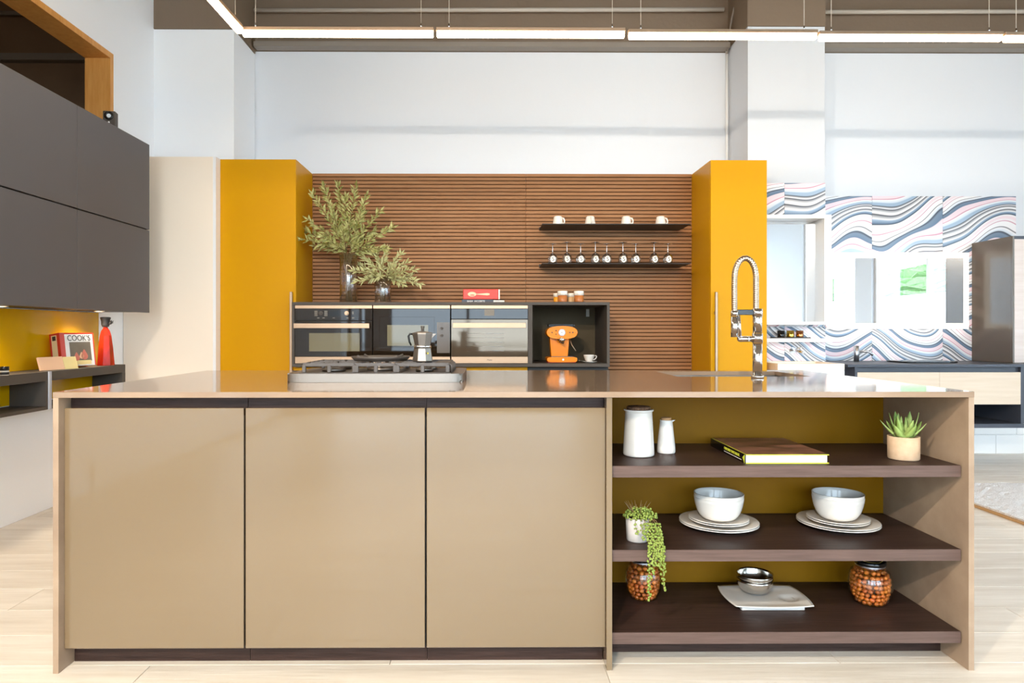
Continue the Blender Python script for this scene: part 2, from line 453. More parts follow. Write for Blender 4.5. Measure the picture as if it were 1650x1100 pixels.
# right wall with its window and an added opening for daylight
b = BM(); W0, W1, WT = 1.25, 3.9, 2.6; V0, V1, VT = -2.0, .75, 3.7
box(b, XR, XR+.2, YFR, V0, 0, HC); box(b, XR, XR+.2, V1, W0, 0, HC); box(b, XR, XR+.2, V0, V1, 0, .1); box(b, XR, XR+.2, V0, V1, VT, HC); box(b, XR, XR+.2, W1, YBK, 0, HC)
box(b, XR, XR+.2, W0, W1, 0, .35); box(b, XR, XR+.2, W0, W1, WT, HC)
struct('wall_right', b, 'plaster')
wn2 = struct('window_2', BM(), 'alu')
for y in (W0, (W0+W1)/2-.025, W1-.05): bx('mullion', (XR+.05, XR+.12, y, y+.05, .35, WT), 'white_lacquer', wn2)
for y0, y1 in ((W0+.05, (W0+W1)/2-.025), ((W0+W1)/2+.025, W1-.05)): bx('pane', (XR+.08, XR+.088, y0, y1, .35, WT), 'window_glass', wn2)
wn4 = struct('added_window_4', BM(), 'alu')  # unseen window, added to let more daylight into the room
for y in (V0, (V0+V1)/2-.025, V1-.05): bx('mullion', (XR+.05, XR+.12, y, y+.05, .1, VT), 'white_lacquer', wn4)
for y0, y1 in ((V0+.05, (V0+V1)/2-.025), ((V0+V1)/2+.025, V1-.05)): bx('pane', (XR+.08, XR+.088, y0, y1, .1, VT), 'window_glass', wn4)
# shopfront behind the camera
b = BM(); box(b, XL, XR, YFR-.2, YFR, 3.45, HC); box(b, XL, -2.2, YFR-.2, YFR, 0, 3.45); box(b, 5.6, XR, YFR-.2, YFR, 0, 3.45)
box(b, 1.3, 2.0, YFR-.2, YFR, 0, 3.45)
struct('wall_front', b, 'plaster')
wn3 = struct('window_3', BM(), 'alu')
for a0, a1 in ((-2.2, 1.3), (2.0, 5.6)):
    k = 2; wd = (a1-a0)/k
    for i in range(k+1): bx('mullion', (a0+i*wd-.03 if i else a0, a0+i*wd+.03 if i < k else a1, YFR-.12, YFR-.05, .1, 3.45), 'graphite', wn3)
    bx('rail', (a0, a1, YFR-.12, YFR-.05, 0, .1), 'graphite', wn3)
    for i in range(k): bx('pane', (a0+i*wd+.031, a0+(i+1)*wd-.031, YFR-.09, YFR-.082, .1, 3.45), 'window_glass', wn3)
# outdoors
struct('ground_outside', box(BM(), -40, 60, -60, 40, -.12, -.06), 'concrete_out')
gw = struct('wall_garden', box(BM(), 15, 15.2, -34, 16, -.06, 2.4), 'render_out')
random.seed(5)
b = BM(); box(b, 15.5, 16.6, -34, 14, -.06, 3.35)
bmesh.ops.subdivide_edges(b, edges=b.edges[:], cuts=60, use_grid_fill=True)
for v in b.verts: v.co += Vector((random.uniform(-.12, .12), random.uniform(-.22, .22), random.uniform(-.16, .16) if v.co.z > 0 else 0))
hd = tag(obj('hedge', b, 'hedge_leaf'), 'clipped green hedge beyond the white garden wall, mirrored in the glass', 'hedge')

# agate tiles: children of the pillar and of the back wall
def tiles(parent, xs, y, rows):
    n = 0
    for r, (z0, z1) in enumerate(rows):
        for i in range(len(xs)-1):
            o = obj('tile', box(BM(), 0, xs[i+1]-xs[i]-.002, -.012, 0, 0, z1-z0-.002, bev=.001), 'agate_%d' % ((i*2+r+n) % 4), parent)
            o.location = (xs[i]+.001, y-.0005, z0+.001)
rows = [(.30, Z(526, 5.72)), (Z(526, 5.72), Z(294, 5.72))]
tiles(pl2, [XP2a, X(1264, 5.72), XP2b], YP2, rows)
tiles(wb_, [XP2b+.001, X(1405, 6.19), X(1519, 6.19), X(1637, 6.19)], YBK, [(.36, rows[0][1]), (rows[0][1], Z(315, 6.19))])
# white blocks of the wall below the vanity
for r in range(2):
    x = X(1330, 6.19)+(-.2 if r else 0)
    while x < 5.2:
        o = obj('block', box(BM(), 0, .388, -.01, 0, 0, .172, bev=.003), 'skirting', wb_)
        o.location = (x, YBK-.0005, .002+r*.175); x += .39

# ------------------------------------------------------------------ LED ceiling strips
def led(p0, p1, label, gp='linear pendant lights hanging in a row', wires=True, w=.040, h=.056, dm='led'):
    p0, p1 = Vector(p0), Vector(p1); d = (p1-p0); Lh = d.length; a = math.atan2(d.y, d.x)
    t = thing('linear_pendant', label, 'pendant lamp', p0, a, gp)
    sl = d.z
    b = box(BM(), 0, Lh, -w/2, w/2, h*.62, h, bev=.002); obj('housing', b, 'steel_warm', t, local=True)
    b = box(BM(), .004, Lh-.004, -w/2+.002, w/2-.002, 0, h*.61, bev=.006, seg=2); obj('diffuser', b, dm, t, local=True)
    if wires:
        for s in (.08, Lh-.08):
            w_ = obj('wire', cyl(BM(), (s, 0, h), (s, 0, HC-p0.z), .0022, seg=6), 'wire', t, local=True)
            obj('clip', cyl(BM(), (s, 0, h), (s, 0, h+.03), .006, .004, seg=8), 'chrome', t, local=True)
    if abs(sl) > 1e-4:
        for ch in list(t.children): pass
    return t
YS = 4.29
segs = [(391, 699, 60), (703, 1007, 60), (1012, 1314, 61.5), (1320, 1614, 63.5), (1618, 1915, 64)]
names = ['leftmost long lit linear pendant along the back wall, meeting the corner',
         'lit linear pendant second from the left corner, above the slatted wall',
         'lit linear pendant third from the left corner, ending before the right pillar',
         'lit linear pendant passing in front of the white right pillar and tiled bath corner',
         'lit linear pendant cut off at the right edge of the photo']
segs = [(391, 699, 60), (703, 1007, 60), (1012, 1316, 62), (1319, 1614, 64), (1617, 1915, 65)]
for (a, b_, y), nm in zip(segs, names):
    led((X(a, YS), YS, Z(y, YS)), (X(b_, YS), YS, Z(y, YS)), nm)
zl = Z(60, YS)
led((X(390, YS), YS-.03, zl), (X(390, YS)-.03, 3.05, zl), 'lit linear pendant running from the left corner toward the viewer', 'linear pendants along the left side')
led((X(390, YS)-.03, 3.03, zl), (X(390, YS)-.06, 1.8, zl), 'lit linear pendant above the left of the island nearer the viewer', 'linear pendants along the left side')
for yy, l in ((-.5, 'long lit linear pendant just behind the viewpoint'), (-2.2, 'long lit linear pendant farther behind the viewpoint')):
    led((-2.6, yy, zl), (2.6, yy, zl), l, 'linear pendants behind the viewpoint', dm='led_bright')

# spotlights on the ceiling behind the viewpoint, throwing the crisp shadows into the open shelves
for (x, y, e, l) in ((-1.5, -.55, 440, 'black ceiling spotlight behind the viewpoint, nearer the island'), (-1.2, -2.2, 580, 'black ceiling spotlight farther behind the viewpoint')):
    t = thing('ceiling_spotlight', l, 'spotlight', (x, y, 3.2))
    d = (Vector((1.0, 2.5, .4))-Vector((x, y, 3.2))).normalized()
    obj('stem', cyl(BM(), (0, 0, .05), (0, 0, HC-3.2), .012, seg=10), 'black', t, local=True)
    b = BM(); cyl(b, -d*.10, d*.06, .05, seg=24); obj('body', b, 'black', t, local=True)
    b = BM(); cyl(b, d*.061, d*.064, .042, seg=24); obj('lens', b, 'puck', t, local=True)
    ld = bpy.data.lights.new('spot_beam', 'SPOT'); ld.energy = e; ld.color = (1, .88, .72); ld.spot_size = 1.5; ld.spot_blend = .5; ld.shadow_soft_size = .025
    lo = bpy.data.objects.new('spot_beam', ld); C.objects.link(lo); lo.parent = t; lo.location = d*.075; lo.rotation_euler = d.to_track_quat('-Z', 'Y').to_euler()
t = led((-6.2, 3.0, 3.3), (-4.2, 3.0, 3.3), 'added unseen fill pendant brightening the dark neighbouring room', 'added fill light of the neighbouring room')  # lamp out of view, added to lift the dark side room

# ------------------------------------------------------------------ island
YF, YB, ZT = 2.24, 3.47, .92
IX0, IX1 = X(85, YF), X(1570, YF); TH = .0185
wt = thing('worktop', 'polished brown stone waterfall worktop of the kitchen island', 'worktop', ((IX0+IX1)/2, (YF+YB)/2, 0))
SX0, SX1, SY0, SY1 = .83, 1.42, 2.985, 3.37
b = BM()
xs = [IX0, SX0, SX1, IX1]; ys = [YF, SY0, SY1, YB]
gv = {}
for zi, z in enumerate((ZT-TH, ZT)):
    for i, x in enumerate(xs):
        for j, y in enumerate(ys): gv[i, j, zi] = b.verts.new((x, y, z))
for i in range(3):
    for j in range(3):
        if (i, j) == (1, 1): continue
        b.faces.new([gv[i, j, 1], gv[i+1, j, 1], gv[i+1, j+1, 1], gv[i, j+1, 1]])
        b.faces.new([gv[i, j, 0], gv[i, j+1, 0], gv[i+1, j+1, 0], gv[i+1, j, 0]])
def wall_(a, c): b.faces.new([gv[a[0], a[1], 0], gv[c[0], c[1], 0], gv[c[0], c[1], 1], gv[a[0], a[1], 1]])
for i in range(3):
    wall_((i, 0), (i+1, 0)); wall_((i+1, 3), (i, 3)); wall_((0, i+1), (0, i)); wall_((3, i), (3, i+1))
wall_((1, 1), (1, 2)); wall_((1, 2), (2, 2)); wall_((2, 2), (2, 1)); wall_((2, 1), (1, 1))
obj('slab', b, 'stone', wt)
bx('side_panel', (IX0, IX0+TH, YF, YB, 0, ZT-TH-.0005), 'stone_side', wt, bev=.0008)
bx('side_panel', (IX1-TH, IX1, YF, YB, 0, ZT-TH-.0005), 'stone_side', wt, bev=.0008)
DX0, DX1 = X(977.5, 2.25), X(986.5, 2.25)
bx('divider_panel', (DX0, DX1, 2.25, 2.73, 0, ZT-TH-.0005), 'taupe_gloss', wt, bev=.0008, label='narrow upright taupe panel')
YD = 2.27
dz0, dz1 = Z(1043, YD), Z(657, YD)
dd = [(103.5, 392.5), (395.5, 684.5), (687.5, 975.5)]
lab = ['leftmost gloss taupe base cabinet of the island', 'middle gloss taupe base cabinet of the island', 'right gloss taupe base cabinet beside the open shelves']
edges = [IX0+TH+.001, X(394, YD), X(686, YD), DX0-.001]
for i, ((a, c), l) in enumerate(zip(dd, lab)):
    t = thing('base_cabinet', l, 'cabinet', (X((a+c)/2, YD), 2.55, 0), 0, 'gloss taupe base cabinets of the island')
    e0, e1 = edges[i]+.0008, edges[i+1]-.0008
    bx('carcass', (e0, e1, YD+.022, 2.86, dz0-.004, dz1-.03), 'black_edge', t)
    bx('door', (X(a, YD), X(c, YD), YD, YD+.02, dz0, dz1), 'taupe_gloss', t, bev=.0015)
    bx('grip_channel', (e0, e1, YD+.035, YD+.05, dz1-.0295, ZT-TH-.001), 'dark_wood', t, label='dark wood finger channel')
    bx('plinth', (e0+(.0 if i else 0), e1, 2.325, 2.34, 0, dz0-.0045), 'dark_wood', t, label='dark recessed plinth')
os_ = thing('open_shelf_unit', 'open shelf end of the island with dark wood shelves and ochre back', 'shelf unit', ((DX1+IX1)/2, 2.5, 0))
SXa, SXb = DX1+.001, IX1-TH-.006
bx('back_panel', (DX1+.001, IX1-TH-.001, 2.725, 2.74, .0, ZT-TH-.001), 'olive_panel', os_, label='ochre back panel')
S1, S2, S3 = Z(750.5, YD), Z(886, YD), Z(1019, YD)
for s in (S1, S2, S3):
    o = bx('shelf', (SXa, SXb, YD, 2.722, s-.039, s), ['dark_wood'], os_, bev=.0008)
    o2 = bx('edge_band', (SXa, SXb, YD-.0012, YD-.0002, s-.0385, s-.0005), 'dark_wood_edge', o, label='paler front edge band')
bx('plinth', (SXa, IX1-TH-.001, 2.38, 2.395, 0, S3-.042), 'dark_wood', os_, label='dark recessed plinth')
rc = thing('rear_cabinet', 'run of taupe cabinets on the far side of the island, seen in the oven glass', 'cabinet', (0, 3.2, 0))
bx('carcass', (IX0+TH+.003, IX1-TH-.003, 2.88, 2.93, .07, .89), 'black_edge', rc)
for i in range(5):
    w0 = (IX1-IX0-2*TH-.01)/5; x0 = IX0+TH+.005+i*w0
    bx('door', (x0, x0+w0-.003, 3.40, 3.42, .07, .86), 'taupe_gloss', rc, bev=.001)
# sink
t = thing('sink', 'rectangular undermounted steel sink in the island worktop', 'sink', ((SX0+SX1)/2, (SY0+SY1)/2, ZT-.2))
b = BM(); zb, zt, th = ZT-.19, ZT-TH-.001, .004
box(b, SX0-.012, SX1+.012, SY0-.012, SY0-.004, zb, zt); box(b, SX0-.012, SX1+.012, SY1+.004, SY1+.012, zb, zt)
box(b, SX0-.012, SX0-.004, SY0-.0035, SY1+.0035, zb, zt); box(b, SX1+.004, SX1+.012, SY0-.0035, SY1+.0035, zb, zt)
box(b, SX0-.012, SX1+.012, SY0-.012, SY1+.012, zb-.01, zb-.0005)
obj('basin', b, 'steel', t)
obj('drain', cyl(BM(), ((SX0+SX1)/2, (SY0+SY1)/2, zb-.0005), ((SX0+SX1)/2, (SY0+SY1)/2, zb+.006), .045), 'chrome', t)

# faucet
fx, fy = X(1220.5, 2.90), 2.90; f2 = X(1183.5, 2.90)
t = thing('faucet', 'tall chrome sprung kitchen faucet with pull-down spray beside the sink', 'faucet', (fx, fy, ZT))
zp = Z(498, fy); b = BM()
cyl(b, (fx, fy, ZT), (fx, fy, ZT+.012), .026, .025, 32); cyl(b, (fx, fy, ZT+.012), (fx, fy, Z(545, fy)-.02), .0195, seg=32)
cyl(b, (fx, fy, Z(545, fy)-.019), (fx, fy, Z(545, fy)+.022), .0215, seg=32); cyl(b, (fx, fy, Z(545, fy)+.023), (fx, fy, zp), .019, seg=32)
cyl(b, (fx, fy, zp-.03), (fx, fy, zp+.002), .021, seg=32)
obj('post', b, 'chrome', t)
b = BM(); xr = fx-.006; ztop = Z(411, fy)-.012; cxm, rx_ = (xr+f2)/2, (xr-f2)/2; zst = ztop-.085
pts = [(xr, fy, zp), (xr, fy, zst-.03)]
for i in range(25):
    a = PI*i/24; pts.append((cxm+rx_*math.cos(a), fy, zst+.085*math.sin(a)))
pts += [(f2-.001, fy, zst-.04), (f2, fy, Z(503, fy))]
path = [Vector(p) for p in pts]; fine = []
for p, q in zip(path, path[1:]):
    n = max(1, int((q-p).length/.0022))
    for k in range(n): fine.append(p.lerp(q, k/n))
fine.append(path[-1])
rr = [.0125 if (i//2) % 2 else .0112 for i in range(len(fine))]
tube(b, fine, rr, 14); obj('hose', b, 'hose', t, label='flexible ribbed metal hose')
b = BM(); zs = Z(503, fy)
cyl(b, (f2, fy, zs+.006), (f2, fy, zs-.016), .0155, seg=28); cyl(b, (f2, fy, zs-.0175), (f2, fy, Z(543, fy)), .0148, .0152, 28)
obj('spray_head', b, 'chrome', t)
b = BM(); box(b, f2+.012, fx-.019, fy-.006, fy+.006, Z(507, fy)-.001, Z(500, fy)+.004, bev=.002)
obj('bracket', b, 'black_gloss', t, label='black holder arm')
b = BM(); zl_ = Z(546, fy); cyl(b, (X(1191, fy), fy-.01, zl_), (fx-.02, fy, zl_), .0125, .0125, 24)
ball(b, (X(1191, fy), fy-.01, zl_), .0125, seg=16)
cyl(b, (X(1191, fy), fy-.012, zl_), (X(1189, fy), fy-.014, Z(508, fy)), .0065, .0048, 14)
obj('lever', b, 'chrome', t)

# cooktop
CY0, CY1 = 2.65, 3.10; cx0, cx1 = X(458, CY0), X(747, CY0); CT = Z(602, CY0)
t = thing('gas_cooktop', 'raised steel five burner gas cooktop with black iron grates on the island', 'cooktop', ((cx0+cx1)/2, (CY0+CY1)/2, ZT))
b = BM(); prism(b, ellipse((cx0+cx1)/2, (CY0+CY1)/2, (cx1-cx0)/2, (CY1-CY0)/2, 64, 14), 'z', ZT+.0005, CT, bev=.008)
obj('plate', b, 'steel', t)
bx('spill_tray', (cx0+.05, cx1-.05, CY0+.025, CY1-.07, CT, CT+.002), 'iron', t)
GT = CT+.040
def grate(x0, x1, y0, y1, burners, name='grate'):
    b = BM(); r = .0055
    def bar(p, q): 
        p, q = Vector(p), Vector(q); u = (q-p).normalized(); n = Vector((-u.y, u.x, 0))*.005
        pr = [(p+n), (q+n), (q-n), (p-n)]
        vs = [b.verts.new((v.x, v.y, GT-.012)) for v in pr]+[b.verts.new((v.x, v.y, GT)) for v in pr]
        for f in ((0, 3, 2, 1), (4, 5, 6, 7), (0, 1, 5, 4), (1, 2, 6, 5), (2, 3, 7, 6), (3, 0, 4, 7)): b.faces.new([vs[i] for i in f])
    for p, q in (((x0, y0, 0), (x1, y0, 0)), ((x0, y1, 0), (x1, y1, 0)), ((x0, y0, 0), (x0, y1, 0)), ((x1, y0, 0), (x1, y1, 0))): bar(p, q)
    for (cx, cy, R) in burners:
        for a in range(4):
            ang = a*PI/2
            d = Vector((math.cos(ang), math.sin(ang), 0)); p = Vector((cx, cy, 0))+d*R*.45
            if a == 0: q = Vector((x1, cy, 0))
            elif a == 2: q = Vector((x0, cy, 0))
            elif a == 1: q = Vector((cx, y1 if cy > (y0+y1)/2-.01 else (y0+y1)/2, 0))
            else: q = Vector((cx, y0 if cy < (y0+y1)/2+.01 else (y0+y1)/2, 0))
            bar(p, q)
    if len(burners) > 1: bar((x0, (y0+y1)/2, 0), (x1, (y0+y1)/2, 0))
    for (x, y) in ((x0, y0), (x1, y0), (x0, y1), (x1, y1), ((x0+x1)/2, y0)):
        box(b, x-.0075, x+.0075, y-.006, y+.006, CT+.0025, GT-.006, bev=.002)
    return obj(name, b, 'iron', t)
gx = [cx0+.065, cx0+.262, cx0+.272, cx1-.272, cx1-.262, cx1-.065]
y0, y1 = CY0+.045, CY1-.085
lb = [((gx[0]+gx[1])/2, y0+.085, .09), ((gx[0]+gx[1])/2, y1-.085, .08)]
rb = [((gx[4]+gx[5])/2, y0+.085, .07), ((gx[4]+gx[5])/2, y1-.085, .08)]
mb = [((gx[2]+gx[3])/2, (y0+y1)/2, .12)]
grate(gx[0], gx[1], y0, y1, lb); grate(gx[2], gx[3], y0, y1, mb); grate(gx[4], gx[5], y0, y1, rb)
for k in range(5):      # toothed end of the right hand grate
    yy = y0+.02+k*.055
    obj('grate_finger', tube(BM(), [(gx[5]-.05, yy, GT-.005), (gx[5]+.004, yy, GT-.004), (gx[5]+.014, yy, GT-.010), (gx[5]+.016, yy, CT+.003)], .006, 8), 'iron', t)
for cx, cy, R in lb+rb+mb:
    b = BM(); lathe(b, [(0, CT+.024), (R*.36, CT+.024), (R*.40, CT+.020), (R*.40, CT+.016), (R*.50, CT+.015), (R*.52, CT+.004), (0, CT+.0022)], (cx, cy, 0), 28)
    obj('burner', b, 'steel', t)
    obj('burner_cap', lathe(BM(), [(0, CT+.029), (R*.33, CT+.029), (R*.36, CT+.0265), (R*.36, CT+.0245), (0, CT+.0245)], (cx, cy, 0), 28), 'iron', t)
for k in range(5):
    x = (cx0+cx1)/2-.16+k*.08
    obj('knob', lathe(BM(), [(0, CT+.028), (.016, CT+.027), (.018, CT+.024), (.019, CT+.001), (0, CT+.001)], (x, CY1-.042, 0), 20), 'chrome', t)
# wok ring on the centre grate
b = BM(); cx, cy = mb[0][0]-.015, mb[0][1]+.06; 
lathe(b, [(.105, GT+.001), (.120, GT+.018), (.126, GT+.019), (.122, GT+.012), (.110, GT+.001), (.105, GT+.001)], (cx, cy, 0), 40)
for k in range(4):
    a = k*PI/2+PI/4; d = Vector((math.cos(a), math.sin(a), 0)); c0 = Vector((cx, cy, GT))
    p = c0+d*.06; q = c0+d*.118
    tube(b, [p+Vector((0, 0, .008)), c0+d*.085+Vector((0, 0, .010)), q+Vector((0, 0, .022))], .005, 8)
center(tag(obj('wok_ring', b, 'iron'), 'round black iron wok ring lying on the middle grate of the cooktop', 'wok ring'))
# moka pot
mx, my, mz = X(681, 2.80), 2.80, GT+.001
t = thing('moka_pot', 'small eight-sided aluminium moka coffee pot on the cooktop', 'coffee pot', (mx, my, mz))
b = BM(); lathe(b, [(0, 0), (.041, 0), (.043, .004), (.036, .052), (.0365, .056), (0, .056)], (0, 0, 0), 8, smooth=False, phase=PI/8); obj('boiler', b, 'steel', t, local=True)
obj('collar', lathe(BM(), [(0, .0565), (.0345, .0565), (.036, .060), (.036, .064), (.034, .066), (0, .066)], (0, 0, 0), 32), 'chrome', t, local=True)
b = BM(); lathe(b, [(0, .0665), (.033, .0665), (.0435, .112), (.0435, .114), (0, .114)], (0, 0, 0), 8, smooth=False, phase=PI/8)
prism(b, [(.034, .092), (.056, .114), (.034, .114)], 'y', -.007, .007)
obj('jug', b, 'steel', t, local=True)
b = lathe(BM(), [(.0445, .1145), (.043, .118), (.012, .124), (0, .124)], (0, 0, 0), 8, smooth=False, phase=PI/8); obj('lid', b, 'steel', t, local=True)
obj('knob', lathe(BM(), [(0, .145), (.008, .145), (.0085, .142), (.0055, .132), (.0065, .1245), (0, .1245)], (0, 0, 0), 14), 'graphite', t, local=True)
obj('handle', tube(BM(), [(-.040, 0, .112), (-.052, 0, .113), (-.058, 0, .104), (-.054, 0, .080), (-.047, 0, .066)], [.004, .0042, .0045, .004, .0035], 10), 'black', t, local=True)
obj('valve', cyl(BM(), (.022, -.034, .035), (.025, -.041, .035), .004, seg=10), 'brass', t, local=True)

# ------------------------------------------------------------------ tall cabinets, slat wall, appliance housing
YT = 5.29; ZTT = Z(257, YT)
tlx0, tlx1 = X(354, YT), X(477, YT); trx0, trx1 = X(1145, YT), X(1236, YT)
def tall(x0, x1, lbl, hx, yb):
    t = thing('tall_cabinet', lbl, 'cabinet', ((x0+x1)/2, (YT+yb)/2, 0))
    bx('carcass', (x0, x1, YT+.022, yb, 0, ZTT), 'yellow', t, bev=.0015)
    bx('door', (x0+.001, x1-.001, YT, YT+.021, .08, ZTT-.001), 'yellow', t, bev=.0015)
    h = BM(); box(h, hx, hx+.020, YT-.042, YT-.026, .55, Z(470, YT-.04), bev=.002)
    for z in (.62, 1.25): box(h, hx+.004, hx+.016, YT-.027, YT, z, z+.02)
    obj('handle', h, 'steel_warm', t, label='long vertical steel bar handle')
tall(tlx0, tlx1, 'ochre yellow tall cabinet left of the ovens', X(466.5, YT-.04), 5.79)
tall(trx0, trx1, 'ochre yellow tall cabinet right of the slatted wall, behind the faucet', X(1152.5, YT-.04), 5.79)
bx2 = thing('tall_cabinet', 'cream white tall cabinet in the left corner', 'cabinet', (-2.4, 5.4, 0))
bx('carcass', (XL+.003, X(343, 5.20), 5.222, YP1-.004, 0, Z(253, 5.20)), 'white_lacquer', bx2, bev=.001)
bx('door', (XL+.003, X(343, 5.20), 5.20, 5.221, .05, Z(253, 5.20)-.001), 'cream_lacquer', bx2, bev=.001, label='cream front door')
bx('end_panel', (X(343, 5.20)+.0005, X(344.5, 5.20)+.016, 5.20, YT-.005, 0, Z(253, 5.20)), 'white_lacquer', bx2, label='bright white end panel')
# slats
sx0, sxm, sx1 = tlx1+.001, X(847, 5.78), trx0-.001
sw = thing('slat_panel', 'left brown wooden slat wall panel behind the vases and ovens', 'wall panel', (sxm-.8, 5.79, .3))
sw2 = thing('slat_panel', 'right brown wooden slat wall panel behind the wall shelves', 'wall panel', (sxm+.8, 5.79, .3))
ztop = Z(280, 5.78); pitch = (Z(280, 5.78)-Z(590, 5.78))/52.0
zlow = ztop-66*pitch
for pn, x0, x1 in ((sw, sx0, sxm-.0006), (sw2, sxm+.0006, sx1)):
    bx('backing', (x0, x1, 5.7905, 5.798, zlow, ztop), 'slat_gap', pn)
    proto = None
    for k in range(66):
        z = ztop-(k+1)*pitch
        if proto is None:
            proto = obj('slat', box(BM(), x0, x1, 5.776, 5.790, z+.006, z+pitch, bev=.0015), 'slat', pn); pz = z
        else:
            o = proto.copy(); C.objects.link(o); o.location = Vector((0, 0, z-pz))
# wall shelves
def wshelf(py, label):
    yf = 5.45; z = Z(py, yf)
    t = thing('wall_shelf', label, 'shelf', (1.03, 5.6, z))
    bx('board', (X(873.5, yf), X(1113, yf), yf, 5.7755, z-.007, z), 'shelf_metal', t, bev=.001)
    bx('upstand', (X(873.5, yf), X(1113, yf), 5.770, 5.7755, z+.0005, z+.02), 'shelf_metal', t)
    return z
zs1 = wshelf(360, 'upper thin black metal wall shelf holding four cups')
zs2 = wshelf(423.5, 'lower thin black metal wall shelf holding upturned wine glasses')

YH = 5.18; hx0, hx1 = X(470.5, YH), X(982.5, YH); hz0, hz1 = Z(591, YH), Z(486.5, YH)
nx0 = X(858, YH)
t = thing('appliance_housing', 'long graphite wall cabinet framing three ovens and a coffee niche', 'cabinet', ((hx0+hx1)/2, 5.45, hz0))
oy = YH+.59; th = .019
bx('top_board', (hx0, hx1, YH, oy, hz1-.022, hz1), 'graphite', t, bev=.001)
bx('bottom_board', (hx0, hx1, YH, oy, hz0, hz0+.026), 'graphite', t, bev=.001)
bx('side_board', (hx0, hx0+.018, YH, oy, hz0+.0265, hz1-.0225), 'graphite', t)
bx('side_board', (hx1-.021, hx1, YH, oy, hz0+.0265, hz1-.0225), 'graphite', t)
bx('side_board', (X(851, YH), nx0, YH, oy, hz0+.0265, hz1-.0225), 'graphite', t)
bx('back_board', (nx0+.0005, hx1-.0215, oy-.012, oy, hz0+.0265, hz1-.0225), 'niche_dark', t)
bx('socket_strip', (X(944, oy), X(949, oy), oy-.018, oy-.0125, Z(510, oy), Z(498, oy)), 'print_light', t, label='pale fitting high on the niche back')
# base cabinets under the housing
t = thing('base_cabinet', 'ochre yellow base cabinet beneath the ovens', 'cabinet', (0, 5.5, 0))
bx('carcass', (tlx1+.003, X(850, 5.24), 5.262, 5.77, .1, hz0-.002), 'yellow', t)
for i in range(3):
    w0 = (X(850, 5.24)-tlx1-.003)/3; x0 = tlx1+.003+i*w0
    bx('door', (x0+.001, x0+w0-.001, 5.24, 5.261, .1, hz0-.006), 'yellow', t, bev=.001)
bx('plinth', (tlx1+.003, X(850, 5.24), 5.30, 5.32, 0, .0995), 'black_edge', t)
t = thing('base_cabinet', 'dark base cabinet beneath the coffee machine niche', 'cabinet', (.6, 5.5, 0))
bx('carcass', (X(850, 5.24)+.003, hx1, 5.242, 5.77, 0, hz0-.012), 'black_edge', t)
bx('top_board', (X(850, 5.24)+.003, hx1, 5.242, 5.77, hz0-.0115, hz0-.002), 'black_edge', t)
# ovens
zo0, zo1 = hz0+.028, hz1-.0245
def trim_front(t, x0, x1, yf):
    bx('top_strip', (x0, x1, yf, yf+.02, Z(497, yf), zo1), 'steel_warm', t, bev=.001, label='brushed steel strip')
    bx('bottom_strip', (x0, x1, yf, yf+.02, zo0, Z(574.5, yf)), 'steel_warm', t, bev=.001, label='brushed steel strip')
    text('lettering', 'Miele', .018, 'black', t, ((x0+x1)/2, yf-.0006, (zo0+Z(574.5, yf))/2), RX90, .0005)
yo = YH-.002
# left oven
x0, x1 = X(475.2, yo), X(599.6, yo)
t = thing('oven', 'left built-in oven with control panel and wide steel handle', 'oven', ((x0+x1)/2, 5.4, zo0), 0, 'built-in ovens under the slatted wall')
bx('body', (x0+.003, x1-.003, yo+.021, yo+.5, zo0, zo1), 'graphite', t)
trim_front(t, x0, x1, yo)
cp = bx('control_panel', (x0, x1, yo+.002, yo+.02, Z(516, yo), Z(497.3, yo)), 'oven_glass', t, bev=.001)
for px_, r in ((517, .0135), (558.5, .0135)):
    zc = Z(504.5, yo); xc = X(px_, yo)
    b = BM(); cyl(b, (xc, yo+.0015, zc), (xc, yo-.016, zc), r, r*.92, 20); cyl(b, (xc, yo+.0018, zc), (xc, yo-.001, zc), r*1.25, seg=24)
    obj('dial', b, 'steel_warm' if px_ > 550 else 'graphite', cp)
bx('display', (X(530, yo), X(547, yo), yo+.0012, yo+.0018, Z(509, yo), Z(500.5, yo)), 'display', cp)
b = BM()
for k in range(6):
    for xx in (506.5, 522.5): box(b, X(xx, yo), X(xx+5, yo), yo+.0012, yo+.0018, Z(501+k*1.5, yo)-.0015, Z(501+k*1.5, yo)+.0005)
for xx in (511, 519.5, 536, 558, 567): box(b, X(xx, yo), X(xx+3.5, yo), yo+.0012, yo+.0018, Z(512, yo)-.002, Z(512, yo)+.001)
for zz in (502.5, 505): box(b, X(567.5, yo), X(569.5, yo), yo+.0012, yo+.0018, Z(zz, yo)-.003, Z(zz, yo)+.001)
o = obj('markings', b, 'print_light', cp); o['kind'] = 'stuff'
dr = bx('door', (x0, x1, yo, yo+.02, Z(574.2, yo), Z(517.5, yo)), 'oven_glass', t, bev=.001)
bx('window_pane', (X(498, yo), X(579.5, yo), yo-.0006, yo+.0005, Z(565.8, yo), Z(536.5, yo)), 'oven_window', dr)
h = BM(); box(h, x0+.002, X(595, yo-.04), yo-.045, yo-.028, Z(528.5, yo-.045), Z(520.8, yo-.045), bev=.001)
for xx in (x0+.02, X(588, yo)): box(h, xx, xx+.014, yo-.029, yo-.0005, Z(527.5, yo-.03), Z(521.8, yo-.03))
obj('handle', h, 'steel_warm', dr)
